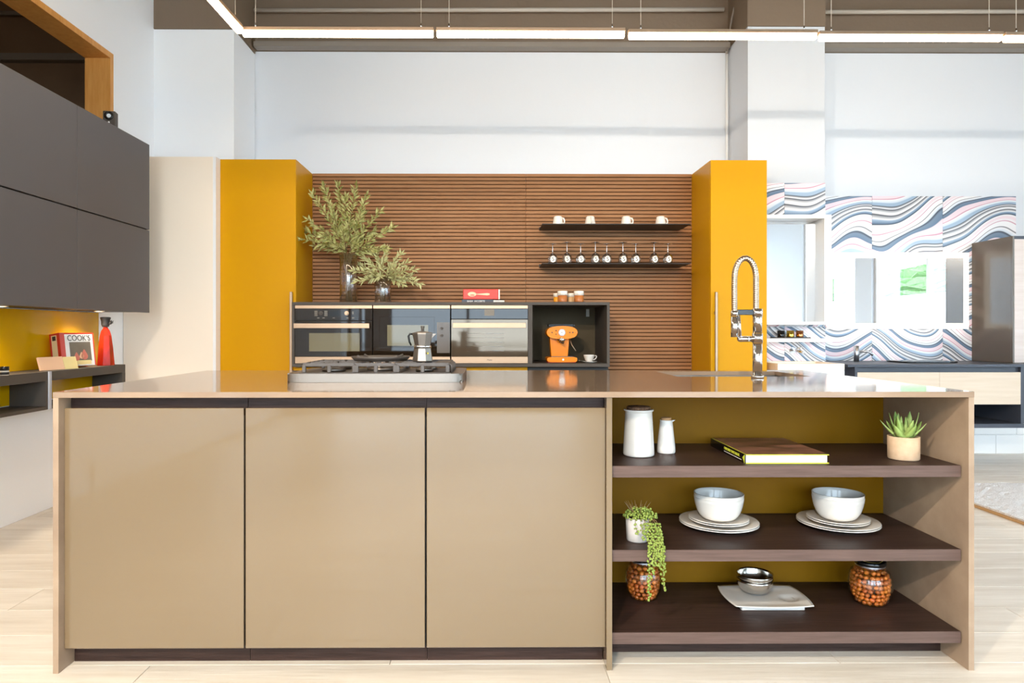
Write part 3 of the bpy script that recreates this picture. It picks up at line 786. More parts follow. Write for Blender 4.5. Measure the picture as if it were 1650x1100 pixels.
# microwave
x0, x1 = X(601.2, yo), X(725.3, yo)
t = thing('microwave_oven', 'middle built-in black glass microwave behind the moka pot', 'microwave', ((x0+x1)/2, 5.4, zo0))
bx('body', (x0+.003, x1-.003, yo+.021, yo+.45, zo0, zo1), 'graphite', t)
trim_front(t, x0, x1, yo)
bx('front_glass', (x0, x1, yo+.001, yo+.02, Z(574.2, yo), Z(497.3, yo)), 'oven_glass', t, bev=.001)
dr = bx('door', (X(611.5, yo), X(700, yo), yo-.003, yo+.0005, Z(568.5, yo), Z(510.5, yo)), 'oven_glass', t, bev=.001)
bx('window_pane', (X(624, yo), X(690, yo), yo-.0036, yo-.0031, Z(557, yo), Z(523.5, yo)), 'oven_window', dr)
cp = bx('control_panel', (X(704, yo), x1-.002, yo-.003, yo+.0005, Z(568.5, yo), Z(519, yo)), 'tall_dark', t)
for yy in (529, 540.5): obj('dial', cyl(BM(), (X(712, yo), yo-.003, Z(yy, yo)), (X(712, yo), yo-.012, Z(yy, yo)), .011, .010, 18), 'graphite', cp)
# steam oven
x0, x1 = X(727, yo), X(850.5, yo)
t = thing('oven', 'right built-in oven with mirrored door and steel handle', 'oven', ((x0+x1)/2, 5.4, zo0), 0, 'built-in ovens under the slatted wall')
bx('body', (x0+.003, x1-.003, yo+.021, yo+.5, zo0, zo1), 'graphite', t)
trim_front(t, x0, x1, yo)
cp = bx('control_panel', (x0, x1, yo+.002, yo+.02, Z(513.5, yo), Z(497.3, yo)), 'oven_glass', t, bev=.001)
bx('display', (X(780.5, yo), X(796.5, yo), yo+.0008, yo+.0016, Z(508.5, yo), Z(497.8, yo)), 'cover_picture', cp, label='grey display')
mat('oven_mirror', (104, 90, 74), .05, metal=.45)
dr = bx('door', (x0, x1, yo, yo+.02, Z(574.2, yo), Z(514.5, yo)), 'oven_mirror', t, bev=.001)
h = BM(); box(h, X(729.5, yo-.045), X(847.5, yo-.045), yo-.045, yo-.028, Z(528, yo-.045), Z(520, yo-.045), bev=.001)
for xx in (735, 838): box(h, X(xx, yo), X(xx, yo)+.014, yo-.029, yo-.0005, Z(527, yo-.03), Z(521, yo-.03))
obj('handle', h, 'steel_warm', dr)
b = BM()
for k, yy in enumerate((537, 544, 551, 558, 565)): cyl(b, (X(752, yo), yo-.0015, Z(yy, yo)), (X(812, yo), yo-.0015, Z(yy, yo)), .0012, seg=6)
o = obj('rack', b, 'alu', dr); o['kind'] = 'stuff'

# coffee machine
cz = hz0+.0265; yc = 5.38; cxm = X(905.5, yc)
t = thing('coffee_machine', 'orange retro espresso machine with round gauge in the dark niche', 'coffee machine', (cxm, yc, cz))
def cm(px, py): p = at(px, py, yc-.09); return p.x-0, p.z
yfm = yc-.10
def pxz(px, py): p = at(px, py, yfm); return (p.x, p.z)
hc = pxz(905.8, 535.5); ex = (pxz(931, 530)[0]-pxz(881, 530)[0])/2; ez = (pxz(0, 525)[1]-pxz(0, 546)[1])/2
b = BM(); prism(b, ellipse(hc[0], hc[1], ex, ez, 48, 2.5), 'y', yfm, yfm+.16, bev=.006); hd_ = obj('head', b, 'orange', t)
b = BM(); prism(b, [pxz(887, 543), pxz(919, 543), pxz(916.5, 575), pxz(889.5, 575)], 'y', yfm+.06, yfm+.165, bev=.004); obj('column', b, 'orange', t)
bb = pxz(905.5, 579); b = BM(); prism(b, ellipse(bb[0], bb[1], ex*.97, .020, 40, 5), 'y', yfm-.02, yfm+.18, bev=.004); obj('base', b, 'orange', t)
bx('foot_plate', (bb[0]-ex*.9, bb[0]+ex*.9, yfm, yfm+.17, cz+.0005, bb[1]-.019), 'red_book', t)
obj('drip_grille', box(BM(), bb[0]-ex*.7, bb[0]+ex*.7, yfm-.01, yfm+.05, bb[1]+.0205, bb[1]+.024, bev=.001), 'steel', t)
b = BM(); prism(b, ellipse(hc[0]-.002, pxz(0, 525)[1]+.004, ex*.86, .010, 30, 4), 'y', yfm+.01, yfm+.155, bev=.002)
for px_ in (882, 924.5): a = pxz(px_, 524); tube(b, [(a[0], yfm+.004, a[1]-.008), (a[0]-.003, yfm+.002, a[1]+.008)], .002, 6)
obj('cup_warmer', b, 'black_gloss', t)
g = pxz(905.5, 535.5); b = BM(); cyl(b, (g[0], yfm-.0005, g[1]), (g[0], yfm-.008, g[1]), .0265, seg=32); gz = obj('gauge', b, 'chrome', hd_)
cyl_ = BM(); cyl(cyl_, (g[0], yfm-.0085, g[1]), (g[0], yfm-.010, g[1]), .021, seg=32); obj('dial_face', cyl_, 'gauge', gz) if False else obj('dial_face', cyl_, 'gauge', hd_)
b = BM(); box(b, g[0]-.008, g[0]+.004, yfm-.0115, yfm-.0105, g[1]-.002, g[1]+.001); obj('needle', b, 'print_dark', hd_)
for px_, py_, r in ((896, 532.3, .0042), (896, 538.3, .0042), (889.5, 535.5, .005), (918, 535.5, .005), (923, 535.5, .0055), (884, 535.5, .002), (927.5, 535.5, .002)):
    a = pxz(px_, py_); obj('button', cyl(BM(), (a[0], yfm-.0004, a[1]), (a[0], yfm-.004, a[1]), r, seg=14), 'print_dark' if r > .0045 or r < .003 else 'black_gloss', hd_)
b = BM(); a = pxz(905, 546); cyl(b, (a[0], yfm+.03, a[1]+.008), (a[0], yfm+.03, a[1]-.018), .034, .030, 24); cyl(b, (a[0], yfm+.028, a[1]-.018), (a[0], yfm+.028, a[1]-.034), .018, .012, 16)
cyl(b, (a[0]+.006, yfm-.02, a[1]-.026), (a[0]+.003, yfm+.01, a[1]-.022), .012, .010, 14)
obj('brew_group', b, 'chrome', t)
a = pxz(918.5, 548); c = pxz(922, 556); d = pxz(927.5, 565); obj('steam_wand', tube(BM(), [(a[0], yfm+.02, a[1]+.01), (c[0], yfm+.01, c[1]), (d[0], yfm-.01, d[1])], .0035, 8), 'steel_warm', t)
a = pxz(907, 579); obj('emblem', cyl(BM(), (a[0], yfm-.0205, a[1]), (a[0], yfm-.022, a[1]), .008, seg=20), 'gauge', t)
# cup and saucer in the niche
yy = 5.30; cxx = X(949, yy)
t = thing('saucer', 'small white saucer under the espresso cup in the niche', 'saucer', (cxx+.006, yy, cz+.0005))
obj('plate', lathe(BM(), [(0, 0), (.030, 0), (.058, .010), (.059, .012), (.030, .004), (0, .004)], (0, 0, 0), 32), 'porcelain', t, local=True)
b = BM(); tube(b, [(-.028, -.02, .0075), (-.08, -.03, .014), (-.092, -.03, .013)], [.002, .0018, .005], 8)
o = obj('teaspoon', b, 'steel'); tag(o, 'steel teaspoon resting on the saucer beside the espresso machine', 'spoon'); o.location = (cxx+.006, yy, cz+.005)
def cup_mesh(r=.040, h=.055, inner=True):
    return lathe(BM(), [(0, 0), (r*.55, 0), (r*.6, .003), (r*.95, h*.8), (r, h), (r*.94, h), (r*.9, h*.8), (r*.5, .006), (0, .006)], (0, 0, 0), 32)
t = thing('coffee_cup', 'white espresso cup on a saucer beside the orange coffee machine', 'cup', (cxx, yy, cz+.005))
obj('bowl', cup_mesh(.043, .056), 'porcelain', t, local=True)
obj('handle', tube(BM(), [(.036, 0, .048), (.055, 0, .050), (.060, 0, .042), (.052, 0, .026), (.032, 0, .016)], .0042, 8), 'porcelain', t, local=True)

# upturned cups on the upper shelf
proto = None; yq = 5.55
places = ['leftmost upturned white cup on the upper wall shelf', 'second upturned white cup from the left, handle turned away', 'third upturned white cup from the left on the upper wall shelf', 'rightmost upturned white cup on the upper wall shelf']
for px_, l, rz in zip((899, 951, 1009, 1064.5), places, (-.35, -1.5, -.35, -.3)):
    p = (X(px_, yq), yq, zs1+.0005)
    if proto is None:
        t = proto = thing('coffee_cup', l, 'cup', p, rz, 'upturned cups on the upper wall shelf')
        obj('bowl', lathe(BM(), [(.040, 0), (.043, 0), (.0425, .015), (.034, .066), (.028, .074), (.0, .075), (0, .070), (.026, .070), (.031, .062), (.039, .012), (.040, 0)], (0, 0, 0), 28), 'porcelain_matte', t, local=True)
        obj('handle', tube(BM(), [(.034, 0, .060), (.047, 0, .054), (.055, 0, .036), (.053, 0, .018), (.040, 0, .012)], [.006, .0065, .0065, .006, .006], 8), 'porcelain_matte', t, local=True)
        b = BM(); lathe(b, [(.0401, .022), (.0345, .046)], (0, 0, 0), 28)
        fs = [f for f in b.faces if f.calc_center_median().y > -.022]
        bmesh.ops.delete(b, geom=fs, context='FACES')
        for v in b.verts: v.co.x *= 1.012; v.co.y *= 1.012
        obj('printed_mark', b, 'print_cup', t, local=True)
    else: dup(proto, p, l, rz)
# upturned wine glasses
def wineglass(h, l, p, g):
    t = thing('wine_glass', l, 'wine glass', p, 0, g)
    r = .040; hb = h*.52
    b = lathe(BM(), [(r*.80, 0), (r*.96, hb*.3), (r, hb*.55), (r*.82, hb*.85), (r*.3, hb*1.0), (.006, hb*1.05), (.0, hb*1.05)], (0, 0, 0), 32)
    n = lathe(b, [(r*.77, 0), (r*.93, hb*.3), (r*.97, hb*.55), (r*.79, hb*.83), (r*.27, hb*.965), (0, hb*.99)], (0, 0, 0), 32)
    lathe(b, [(r*.77, 0), (r*.80, 0)], (0, 0, 0), 32)
    bmesh.ops.remove_doubles(b, verts=b.verts, dist=1e-5)
    obj('bowl', b, 'crystal', t, local=True)
    b = lathe(BM(), [(0, hb*1.051), (.0055, hb*1.051), (.0035, hb*1.2), (.0035, h*.93), (.008, h*.975), (.036, h*.995), (.036, h), (0, h)], (0, 0, 0), 24)
    obj('stem', b, 'crystal_stem', t, local=True)
    b = BM(); cz_ = hb*.42; ro = r*1.02
    import itertools
    n = 24; ring = []; cv = b.verts.new((0, -ro, cz_))
    for i in range(n):
        a = 2*PI*i/n; xx = .021*math.cos(a); zz = cz_+.027*math.sin(a); ring.append(b.verts.new((xx, -math.sqrt(ro*ro-xx*xx), max(zz, .001))))
    for i in range(n): b.faces.new((cv, ring[i], ring[(i+1) % n]))
    obj('printed_mark', b, 'lid_white', t, local=True, label='cream oval print')
    tx = text('lettering', 'S', .046, 'print_dark', t, Vector(p)+Vector((0, -ro-.0012, cz_)), RX90, .0003)
    return t
nm = ['first', 'second', 'third', 'fourth', 'fifth', 'sixth', 'seventh', 'eighth', 'ninth']
protoT = protoS = None
for i, (px_, tallg) in enumerate(((890, 0), (914, 1), (935, 0), (960, 1), (977, 0), (1004.5, 1), (1023.5, 0), (1055, 1), (1075, 0))):
    p = (X(px_, yq), yq+(.02 if tallg else -.02), zs2+.0005)
    l = '%s upturned wine glass from the left, %s stemmed, on the lower wall shelf' % (nm[i], 'tall' if tallg else 'shorter')
    g = 'upturned wine glasses on the lower wall shelf'
    if tallg:
        if protoT is None: protoT = wineglass(.180, l, p, g)
        else: dup(protoT, p, l)
    else:
        if protoS is None: protoS = wineglass(.162, l, p, g)
        else: dup(protoS, p, l)

# ------------------------------------------------------------------ vases with branches
def leaf(bm, p, d, n, L, W, mi=0):
    d = d.normalized(); s = d.cross(n); 
    if s.length < .01: s = d.cross(Vector((.3, .8, .1)))
    s.normalize(); n2 = s.cross(d)
    a = bm.verts.new(p); b = bm.verts.new(p+d*L*.45+s*W-n2*W*.3); c = bm.verts.new(p+d*L); e = bm.verts.new(p+d*L*.45-s*W-n2*W*.3); m = bm.verts.new(p+d*L*.5+n2*W*.15)
    for f in ((a, b, m), (b, c, m), (c, e, m), (e, a, m)):
        f = bm.faces.new(f); f.material_index = mi; f.smooth = True
def bouquet(t, base, mouth, tips, rnd, leafL, seed, ratio=.5, m='leaf'):
    random.seed(seed); stems = BM(); lv = BM()
    for tip in tips:
        tip = Vector(tip); mo = Vector(mouth)+Vector((random.uniform(-1, 1)*rnd, random.uniform(-1, 1)*rnd, 0))
        bs = Vector(base)+Vector((random.uniform(-1, 1)*rnd, random.uniform(-1, 1)*rnd, 0))
        up = mo+(tip-mo)*.45+Vector((0, 0, (tip-mo).length*.10))
        pts = []
        for i in range(13):
            s = i/12
            if s < .3: pts.append(bs.lerp(mo, s/.3))
            else:
                q = (s-.3)/.7; pts.append(mo*(1-q)**2+up*2*q*(1-q)+tip*q*q)
        tube(stems, pts, [.0028*(1-.6*i/12) for i in range(13)], 6)
        L0 = (tip-mo).length; n = int(L0/.0165)+3
        for k in range(n):
            q = ratio*.5+(1-ratio*.5)*(k/max(1, n-1))
            p = mo*(1-q)**2+up*2*q*(1-q)+tip*q*q
            tg = ((up-mo)*(1-q)+(tip-up)*q).normalized()
            for sgn in (0, 1):
                a = random.uniform(0, 2*PI); u, v = frame_of(tg)
                d = (tg*random.uniform(.5, 1.1)+(u*math.cos(a)+v*math.sin(a))*random.uniform(.6, 1.0))
                LL = leafL*random.uniform(.65, 1.2)
                leaf(lv, p, d, Vector((random.uniform(-1, 1), -1, random.uniform(-.3, 1))), LL, LL*.135)
        leaf(lv, tip, (tip-up), Vector((0, -1, .3)), leafL, leafL*.14)
    o = obj('stems', stems, 'stem', t); o['kind'] = 'stuff'
    o = obj('foliage', lv, m, t, fixn=False); o['kind'] = 'stuff'
def vase(px_, r, py_top, label, Yv, blabel, tips, rnd, ll, seed, m, bname):
    c = (X(px_, Yv), Yv, hz1+.0005); h = Z(py_top, Yv)-hz1
    prof = [(0, 0), (r*.93, 0), (r*.97, .004), (r*.95, h*.5), (r, h), (r-.004, h), (r*.95-.004, h*.5), (r*.93-.004, .014), (0, .014)]
    v = obj('glass_vase', lathe(BM(), prof, (0, 0, 0), 40), 'vase_glass'); v.location = c; tag(v, label, 'vase')
    t = thing(bname, blabel, 'foliage', (c[0], c[1], c[2]+.015))
    tp = [at(a, b_, Yv+dy) for a, b_, dy in tips]
    bouquet(t, (c[0], c[1], c[2]+.017), (c[0], c[1], c[2]+h*.97), tp, rnd, ll, seed, m=m)
vase(561.5, .072, 410, 'tall clear glass cylinder vase on the oven cabinet', 5.45, 'large spray of olive-like branches in the tall glass vase',
     [(483, 384, -.1), (497, 354, .0), (504, 314, -.05), (522, 300, .05), (545, 300, .1), (573, 300, 0), (590, 316, -.06), (612, 340, .05), (632, 367, -.05), (622, 400, -.1), (520, 380, -.15), (508, 396, .05), (600, 372, .12), (560, 350, -.12), (532, 330, .1), (552, 372, -.16), (490, 372, .08), (585, 345, .1), (603, 404, -.05), (540, 395, -.15), (575, 392, -.15), (556, 318, .02)], .028, .058, 4, 'leaf', 'olive_branch_bouquet')
vase(617, .068, 447, 'short clear glass cylinder vase on the oven cabinet', 5.43, 'low spray of pale green branches in the short glass vase',
     [(570, 436, -.05), (575, 454, -.08), (588, 416, .05), (604, 408, 0), (622, 402, .05), (645, 410, 0), (655, 424, .05), (668, 434, -.03), (676, 456, -.05), (650, 458, -.12), (600, 440, -.12), (630, 430, -.14), (640, 444, -.14), (590, 450, -.12), (615, 420, .1), (582, 428, .1), (660, 446, .1), (612, 444, -.15)], .03, .055, 9, 'leaf_pale', 'leafy_branch_bouquet')

# books on the oven cabinet
Yb = 5.36; x0, x1 = X(744, Yb), X(800, Yb)
t = thing('book', 'thin grey cookbook lying under the red one on the oven cabinet', 'book', (x0, Yb, hz1))
bx('cover', (x0, X(795, Yb), Yb, Yb+.2, hz1+.0005, hz1+.028), 'navy_book', t, bev=.001)
b = BM(); prism(b, [(X(794, Yb)-.0, Yb+.004), (X(813, Yb), Yb+.06), (X(808, Yb), Yb+.2), (X(794, Yb), Yb+.2)], 'z', hz1+.004, hz1+.024); obj('pages', b, 'paper', t)
text('title', 'BABA  JACOBITE', .019, 'cover_white', t, (X(767, Yb), Yb-.0008, hz1+.014), RX90, .0004)
t = thing('book', 'thick red cookbook with a spoon on its spine on the oven cabinet', 'book', (x0, Yb, hz1+.0285))
zb0, zb1 = hz1+.029, Z(465.5, Yb); xa, xb = X(746, Yb), X(803, Yb)
bx('cover', (xa, xb, Yb+.005, Yb+.19, zb0, zb1), 'red_book', t, bev=.004)
bx('pages', (xb+.0002, xb+.012, Yb+.012, Yb+.185, zb0+.004, zb1-.004), 'paper', t)
zc = (zb0+zb1)/2; b = BM()
prism(b, ellipse(X(760.5, Yb), zc, .034, .018, 28), 'y', Yb+.0035, Yb+.0048)
prism(b, [(X(767, Yb), zc+.002), (X(785, Yb), zc+.009), (X(789, Yb), zc+.006), (X(789, Yb), zc-.006), (X(785, Yb), zc-.009), (X(767, Yb), zc-.002)], 'y', Yb+.0035, Yb+.0048)
obj('spoon_picture', b, 'spoon_print', t)
b = BM(); prism(b, ellipse(X(761, Yb), zc-.007, .019, .004, 20), 'y', Yb+.0025, Yb+.0034); obj('spoon_shadow', b, 'red_book', t)

# spice jars on a dark tray
Yj = 5.34
tj = bx('tray', (X(890.5, Yj), X(941.5, Yj), Yj-.055, Yj+.13, hz1+.0005, hz1+.006), 'black'); center(tag(tj, 'flat black tray carrying four small jars on the oven cabinet', 'tray'))
def jar(px_, y, r, h, m, l):
    t = thing('spice_jar', l, 'jar', (X(px_, y), y, hz1+.0065), 0, 'spice jars with white lids')
    obj('body', lathe(BM(), [(0, 0), (r*.92, 0), (r*.95, .003), (r*.95, h*.6), (0, h*.6)], (0, 0, 0), 24), m, t, local=True)
    obj('lid', lathe(BM(), [(0, h*.605), (r, h*.605), (r, h*.97), (r*.96, h), (0, h)], (0, 0, 0), 24), 'lid_white', t, local=True)
jar(897.5, Yj+.07, .029, .072, 'jar_yellow', 'small jar of yellow spice with white lid, leftmost on the tray')
jar(906.3, Yj-.01, .039, .086, 'jar_amber', 'amber jar with white lid, front left on the tray')
jar(920, Yj+.07, .031, .072, 'jar_tan', 'small jar of pale tan spice between the two amber jars')
jar(932.8, Yj-.01, .039, .086, 'jar_amber', 'amber jar with white lid, rightmost on the tray')

# ------------------------------------------------------------------ things in the open shelves
def obj_l(t, n, bm, m, **k): return obj(n, bm, m, t, local=True, **k)
t = thing('storage_jar', 'tall white ceramic jar with dark cork lid on the top shelf', 'jar', (X(1029, 2.46), 2.46, S1+.0005))
obj_l(t, 'body', lathe(BM(), [(0, 0), (.050, 0), (.0555, .004), (.0555, .01), (.0485, .155), (.0505, .160), (.053, .161), (.053, .166), (.045, .166), (.044, .15), (0, .15)], (0, 0, 0), 48), 'porcelain')
obj_l(t, 'lid', lathe(BM(), [(0, .1505), (.042, .1505), (.0425, .172), (.040, .1765), (0, .1765)], (0, 0, 0), 40), 'cork_dark', label='dark cork lid')
t = thing('oil_bottle', 'small white ceramic pouring bottle with cork stopper on the top shelf', 'bottle', (X(1073.5, 2.51), 2.51, S1+.0005))
b = lathe(BM(), [(0, 0), (.031, 0), (.0335, .004), (.033, .02), (.025, .095), (.0225, .118), (.0235, .121), (.018, .121), (.018, .1), (0, .1)], (0, 0, 0), 40)
prism(b, [(.018, .112), (.032, .1205), (.018, .1208)], 'y', -.006, .006)
obj_l(t, 'body', b, 'porcelain'); obj_l(t, 'stopper', cyl(BM(), (0, 0, .1005), (0, 0, .130), .0175, .0185, 24), 'cork', label='pale cork stopper')
# big book
bx0, bx1, by0, by1, bz0 = X(1202, 2.30), X(1336, 2.30), 2.30, 2.655, S1+.0005
t = thing('book', 'large black photographic cookbook with lime trim lying on the top shelf', 'book', (bx0, by0, bz0))
bt = .031
bx('cover_board', (bx0, bx1, by0, by1, bz0, bz0+.003), 'green_trim', t, label='lime lower cover board')
o = bx('cover_board', (bx0, bx1, by0, by1, bz0+bt-.003, bz0+bt), 'green_trim', t, label='upper cover with dark photograph')
bx('cover_picture', (bx0+.004, bx1-.002, by0+.003, by1-.001, bz0+bt+.0001, bz0+bt+.0008), 'photo_cover', o)
bx('spine', (bx0-.004, bx0, by0, by1, bz0, bz0+bt), 'black_gloss', t, bev=.001)
bx('pages', (bx0+.001, bx1-.005, by0+.004, by1-.004, bz0+.0032, bz0+bt-.0032), 'paper', t)
text('title', 'OUR DAILY BAKE BOOK', .014, 'green_trim', t, (bx0-.0046, by0+.125, bz0+.0195), Matrix.Rotation(-PI/2, 3, 'Z') @ RX90, .0004)
bx('subtitle_line', (bx0-.0049, bx0-.0042, by0+.03, by0+.2, bz0+.0075, bz0+.0095), 'cover_white', t)
b = BM(); prism(b, [(by0+.002, bz0+.001), (by0+.02, bz0+bt*.6), (by0+.002, bz0+bt-.001)], 'x', bx0-.0048, bx0-.0041); obj('corner_mark', b, 'green_trim', t)
# aloe
t = thing('potted_aloe', 'spiky green aloe in a sandstone pot on the top shelf', 'plant', (X(1456, 2.385), 2.385, S1+.0005))
obj_l(t, 'pot', lathe(BM(), [(0, 0), (.047, 0), (.050, .004), (.0505, .08), (.0445, .08), (.0445, .066), (0, .066)], (0, 0, 0), 40), 'sandstone')
obj_l(t, 'soil', cyl(BM(), (0, 0, .0665), (0, 0, .070), .044, seg=30), 'soil')
random.seed(12)
def aloe_leaf(ang, tilt, L, Wd):
    b = BM(); dirh = Vector((math.cos(ang), math.sin(ang), 0)); s = Vector((-dirh.y, dirh.x, 0)); n = 9; rows_ = []
    p = Vector((0, 0, .068))+dirh*.008; th_ = tilt
    for i in range(n+1):
        q = i/n; wd = Wd*(1-q)**.8*(.8+.9*q) if q < 1 else 0
        up = dirh*math.sin(th_)+Vector((0, 0, 1))*math.cos(th_); nn = (Vector((0, 0, 1))*math.sin(th_)-dirh*math.cos(th_))
        tk = .006*(1-q)+.0006
        wj = wd*(1.12 if i % 2 else .95)
        rows_.append([b.verts.new(p+s*wj+nn*tk*.5), b.verts.new(p+nn*0), b.verts.new(p-s*wj+nn*tk*.5), b.verts.new(p-nn*tk*1.2)])
        p = p+up*(L/n); th_ -= .045
    for a, c in zip(rows_, rows_[1:]):
        for k in range(4): f = b.faces.new((a[k], a[(k+1) % 4], c[(k+1) % 4], c[k])); f.smooth = True
    b.faces.new(rows_[0][::-1])
    obj('leaf', b, 'aloe', t, local=True)
for k in range(7): aloe_leaf(k*2*PI/7+.2, 1.0+random.uniform(-.08, .1), .086+random.uniform(-.008, .012), .021)
for k in range(6): aloe_leaf(k*2*PI/6+.6, .62+random.uniform(-.08, .1), .094+random.uniform(-.008, .012), .019)
for k in range(4): aloe_leaf(k*2*PI/4+.2, .25+random.uniform(-.08, .1), .084+random.uniform(-.008, .01), .014)
# plates and bowls
def plate_mesh(r, rim):
    return lathe(BM(), [(0, 0), (r*.55, 0), (r*.6, .002), (r*.97, rim), (r, rim+.001), (r*.985, rim+.003), (r*.62, .006), (0, .005)], (0, 0, 0), 64)
def bowl_mesh(r, h):
    pr = [(0, 0), (r*.45, 0), (r*.5, .003)]
    for i in range(1, 10):
        a = i/9*PI/2*.93; pr.append((r*.5+(r*.5)*math.sin(a)/math.sin(PI/2*.93), .003+(h-.003)*(1-math.cos(a))/(1-math.cos(PI/2*.93))))
    inner = [(x-.0035, z+.002) for x, z in reversed(pr[2:]) if x > .02]
    inner[0] = (pr[-1][0]-.0035, h)
    return lathe(BM(), pr+inner+[(0, .006)], (0, 0, 0), 64)
mp = {}
def stack(px_, side):
    cx, cy = X(px_, 2.535), 2.535; z = S2+.0005
    items = [('dinner_plate', 'plate', .143, .017, .0065, 'bottom large white plate of the %s plate stack'), ('dinner_plate', 'plate', .143, .017, .0075, 'upper large white plate of the %s plate stack'),
             ('side_plate', 'plate', .108, .014, .0065, 'lower small white plate of the %s plate stack'), ('side_plate', 'plate', .108, .014, .0062, 'upper small white plate under the bowls of the %s stack')]
    for nm_, cat, r, rim, dz, l in items:
        if nm_ not in mp:
            o = obj(nm_, plate_mesh(r, rim), 'porcelain'); mp[nm_] = o
        else:
            o = mp[nm_].copy(); C.objects.link(o)
        o.location = (cx, cy, z); tag(o, l % side, cat, 'stacked white plates on the middle shelf'); z += dz+.0003
    for k, l in enumerate(('lower white bowl on the %s plate stack', 'upper white bowl with pale grey inside on the %s plate stack')):
        if 'bowl' not in mp:
            o = obj('bowl', bowl_mesh(.0895, .086), ['porcelain']); mp['bowl'] = o
        else:
            o = mp['bowl'].copy(); C.objects.link(o)
        o.location = (cx, cy, z); tag(o, l % side, 'bowl', 'stacked white bowls on the middle shelf'); z += .0125
stack(1158, 'left'); stack(1350, 'right')

# trailing string-of-pearls plant
px0 = (X(1027, 2.375), 2.375, S2+.0005)
t = thing('trailing_plant', 'string of pearls plant in a whitish pot trailing over the middle shelf', 'plant', px0)
obj_l(t, 'pot', lathe(BM(), [(0, 0), (.035, 0), (.037, .003), (.0405, .082), (.036, .082), (.035, .07), (0, .07)], (0, 0, 0), 32), 'white_pot')
obj_l(t, 'soil', cyl(BM(), (0, 0, .0705), (0, 0, .076), .0355, seg=24), 'soil')
random.seed(21); pb = BM(); sb = BM()
def pearl(p, r=None):
    r = r or random.uniform(.0032, .0048)
    rr_ = bmesh.ops.create_icosphere(pb, subdivisions=1, radius=r, matrix=Matrix.Translation(p) @ Matrix.Diagonal((1, 1, 1.15, 1)))
    for v in rr_['verts']:
        for f in v.link_faces: f.smooth = True
for k in range(230):
    a = random.uniform(0, 2*PI); q = random.random()**.5; h = .088+.030*(1-q*q)*random.random()
    pearl(Vector((.008+math.cos(a)*q*.058, math.sin(a)*q*.046-.004, h+random.uniform(-.01, .006))))
for k in range(14):
    a = random.uniform(0, 2*PI); p = Vector((math.cos(a)*.02, math.sin(a)*.02, .08)); tube(sb, [p, p+Vector((math.cos(a)*.01, 0, .03)), p+Vector((math.cos(a)*.026, math.sin(a)*.01, .052))], [.001, .0009, .0004], 4)
def strand(x0, ylen, drop, side, wob):
    pts = [Vector((x0*.6, -.02, .088)), Vector((x0*.9, -.048, .080))]
    zz = .07
    yv = -.058
    while zz > -drop:
        if zz < .068: yv = max(yv-.0085, -(px0[1]-YD)-.010)
        pts.append(Vector((x0+side*(.07-zz)*.12+random.uniform(-wob, wob), yv+random.uniform(-.002, .002), zz))); zz -= .008
    tube(sb, pts, .0007, 4)
    for p in pts[2:]:
        for _ in range(2): pearl(p+Vector((random.uniform(-.006, .006), random.uniform(-.004, .003), random.uniform(-.003, .003))))
for x0, dr_, sd in ((.014, .165, .0), (.060, .135, .06), (.050, .062, .05), (.036, .056, .0), (.026, .080, .0), (.058, .04, .08), (.043, .03, .05), (.030, -.02, 0), (-.02, -.045, 0), (.0, -.03, 0), (.016, .01, .1), (.052, -.02, .1)):
    strand(x0, 0, dr_, sd, .0015)
o = obj_l(t, 'trailing_stems', sb, 'stem'); o['kind'] = 'stuff'
o = obj_l(t, 'pearls', pb, 'pearl_green', fixn=False); o['kind'] = 'stuff'

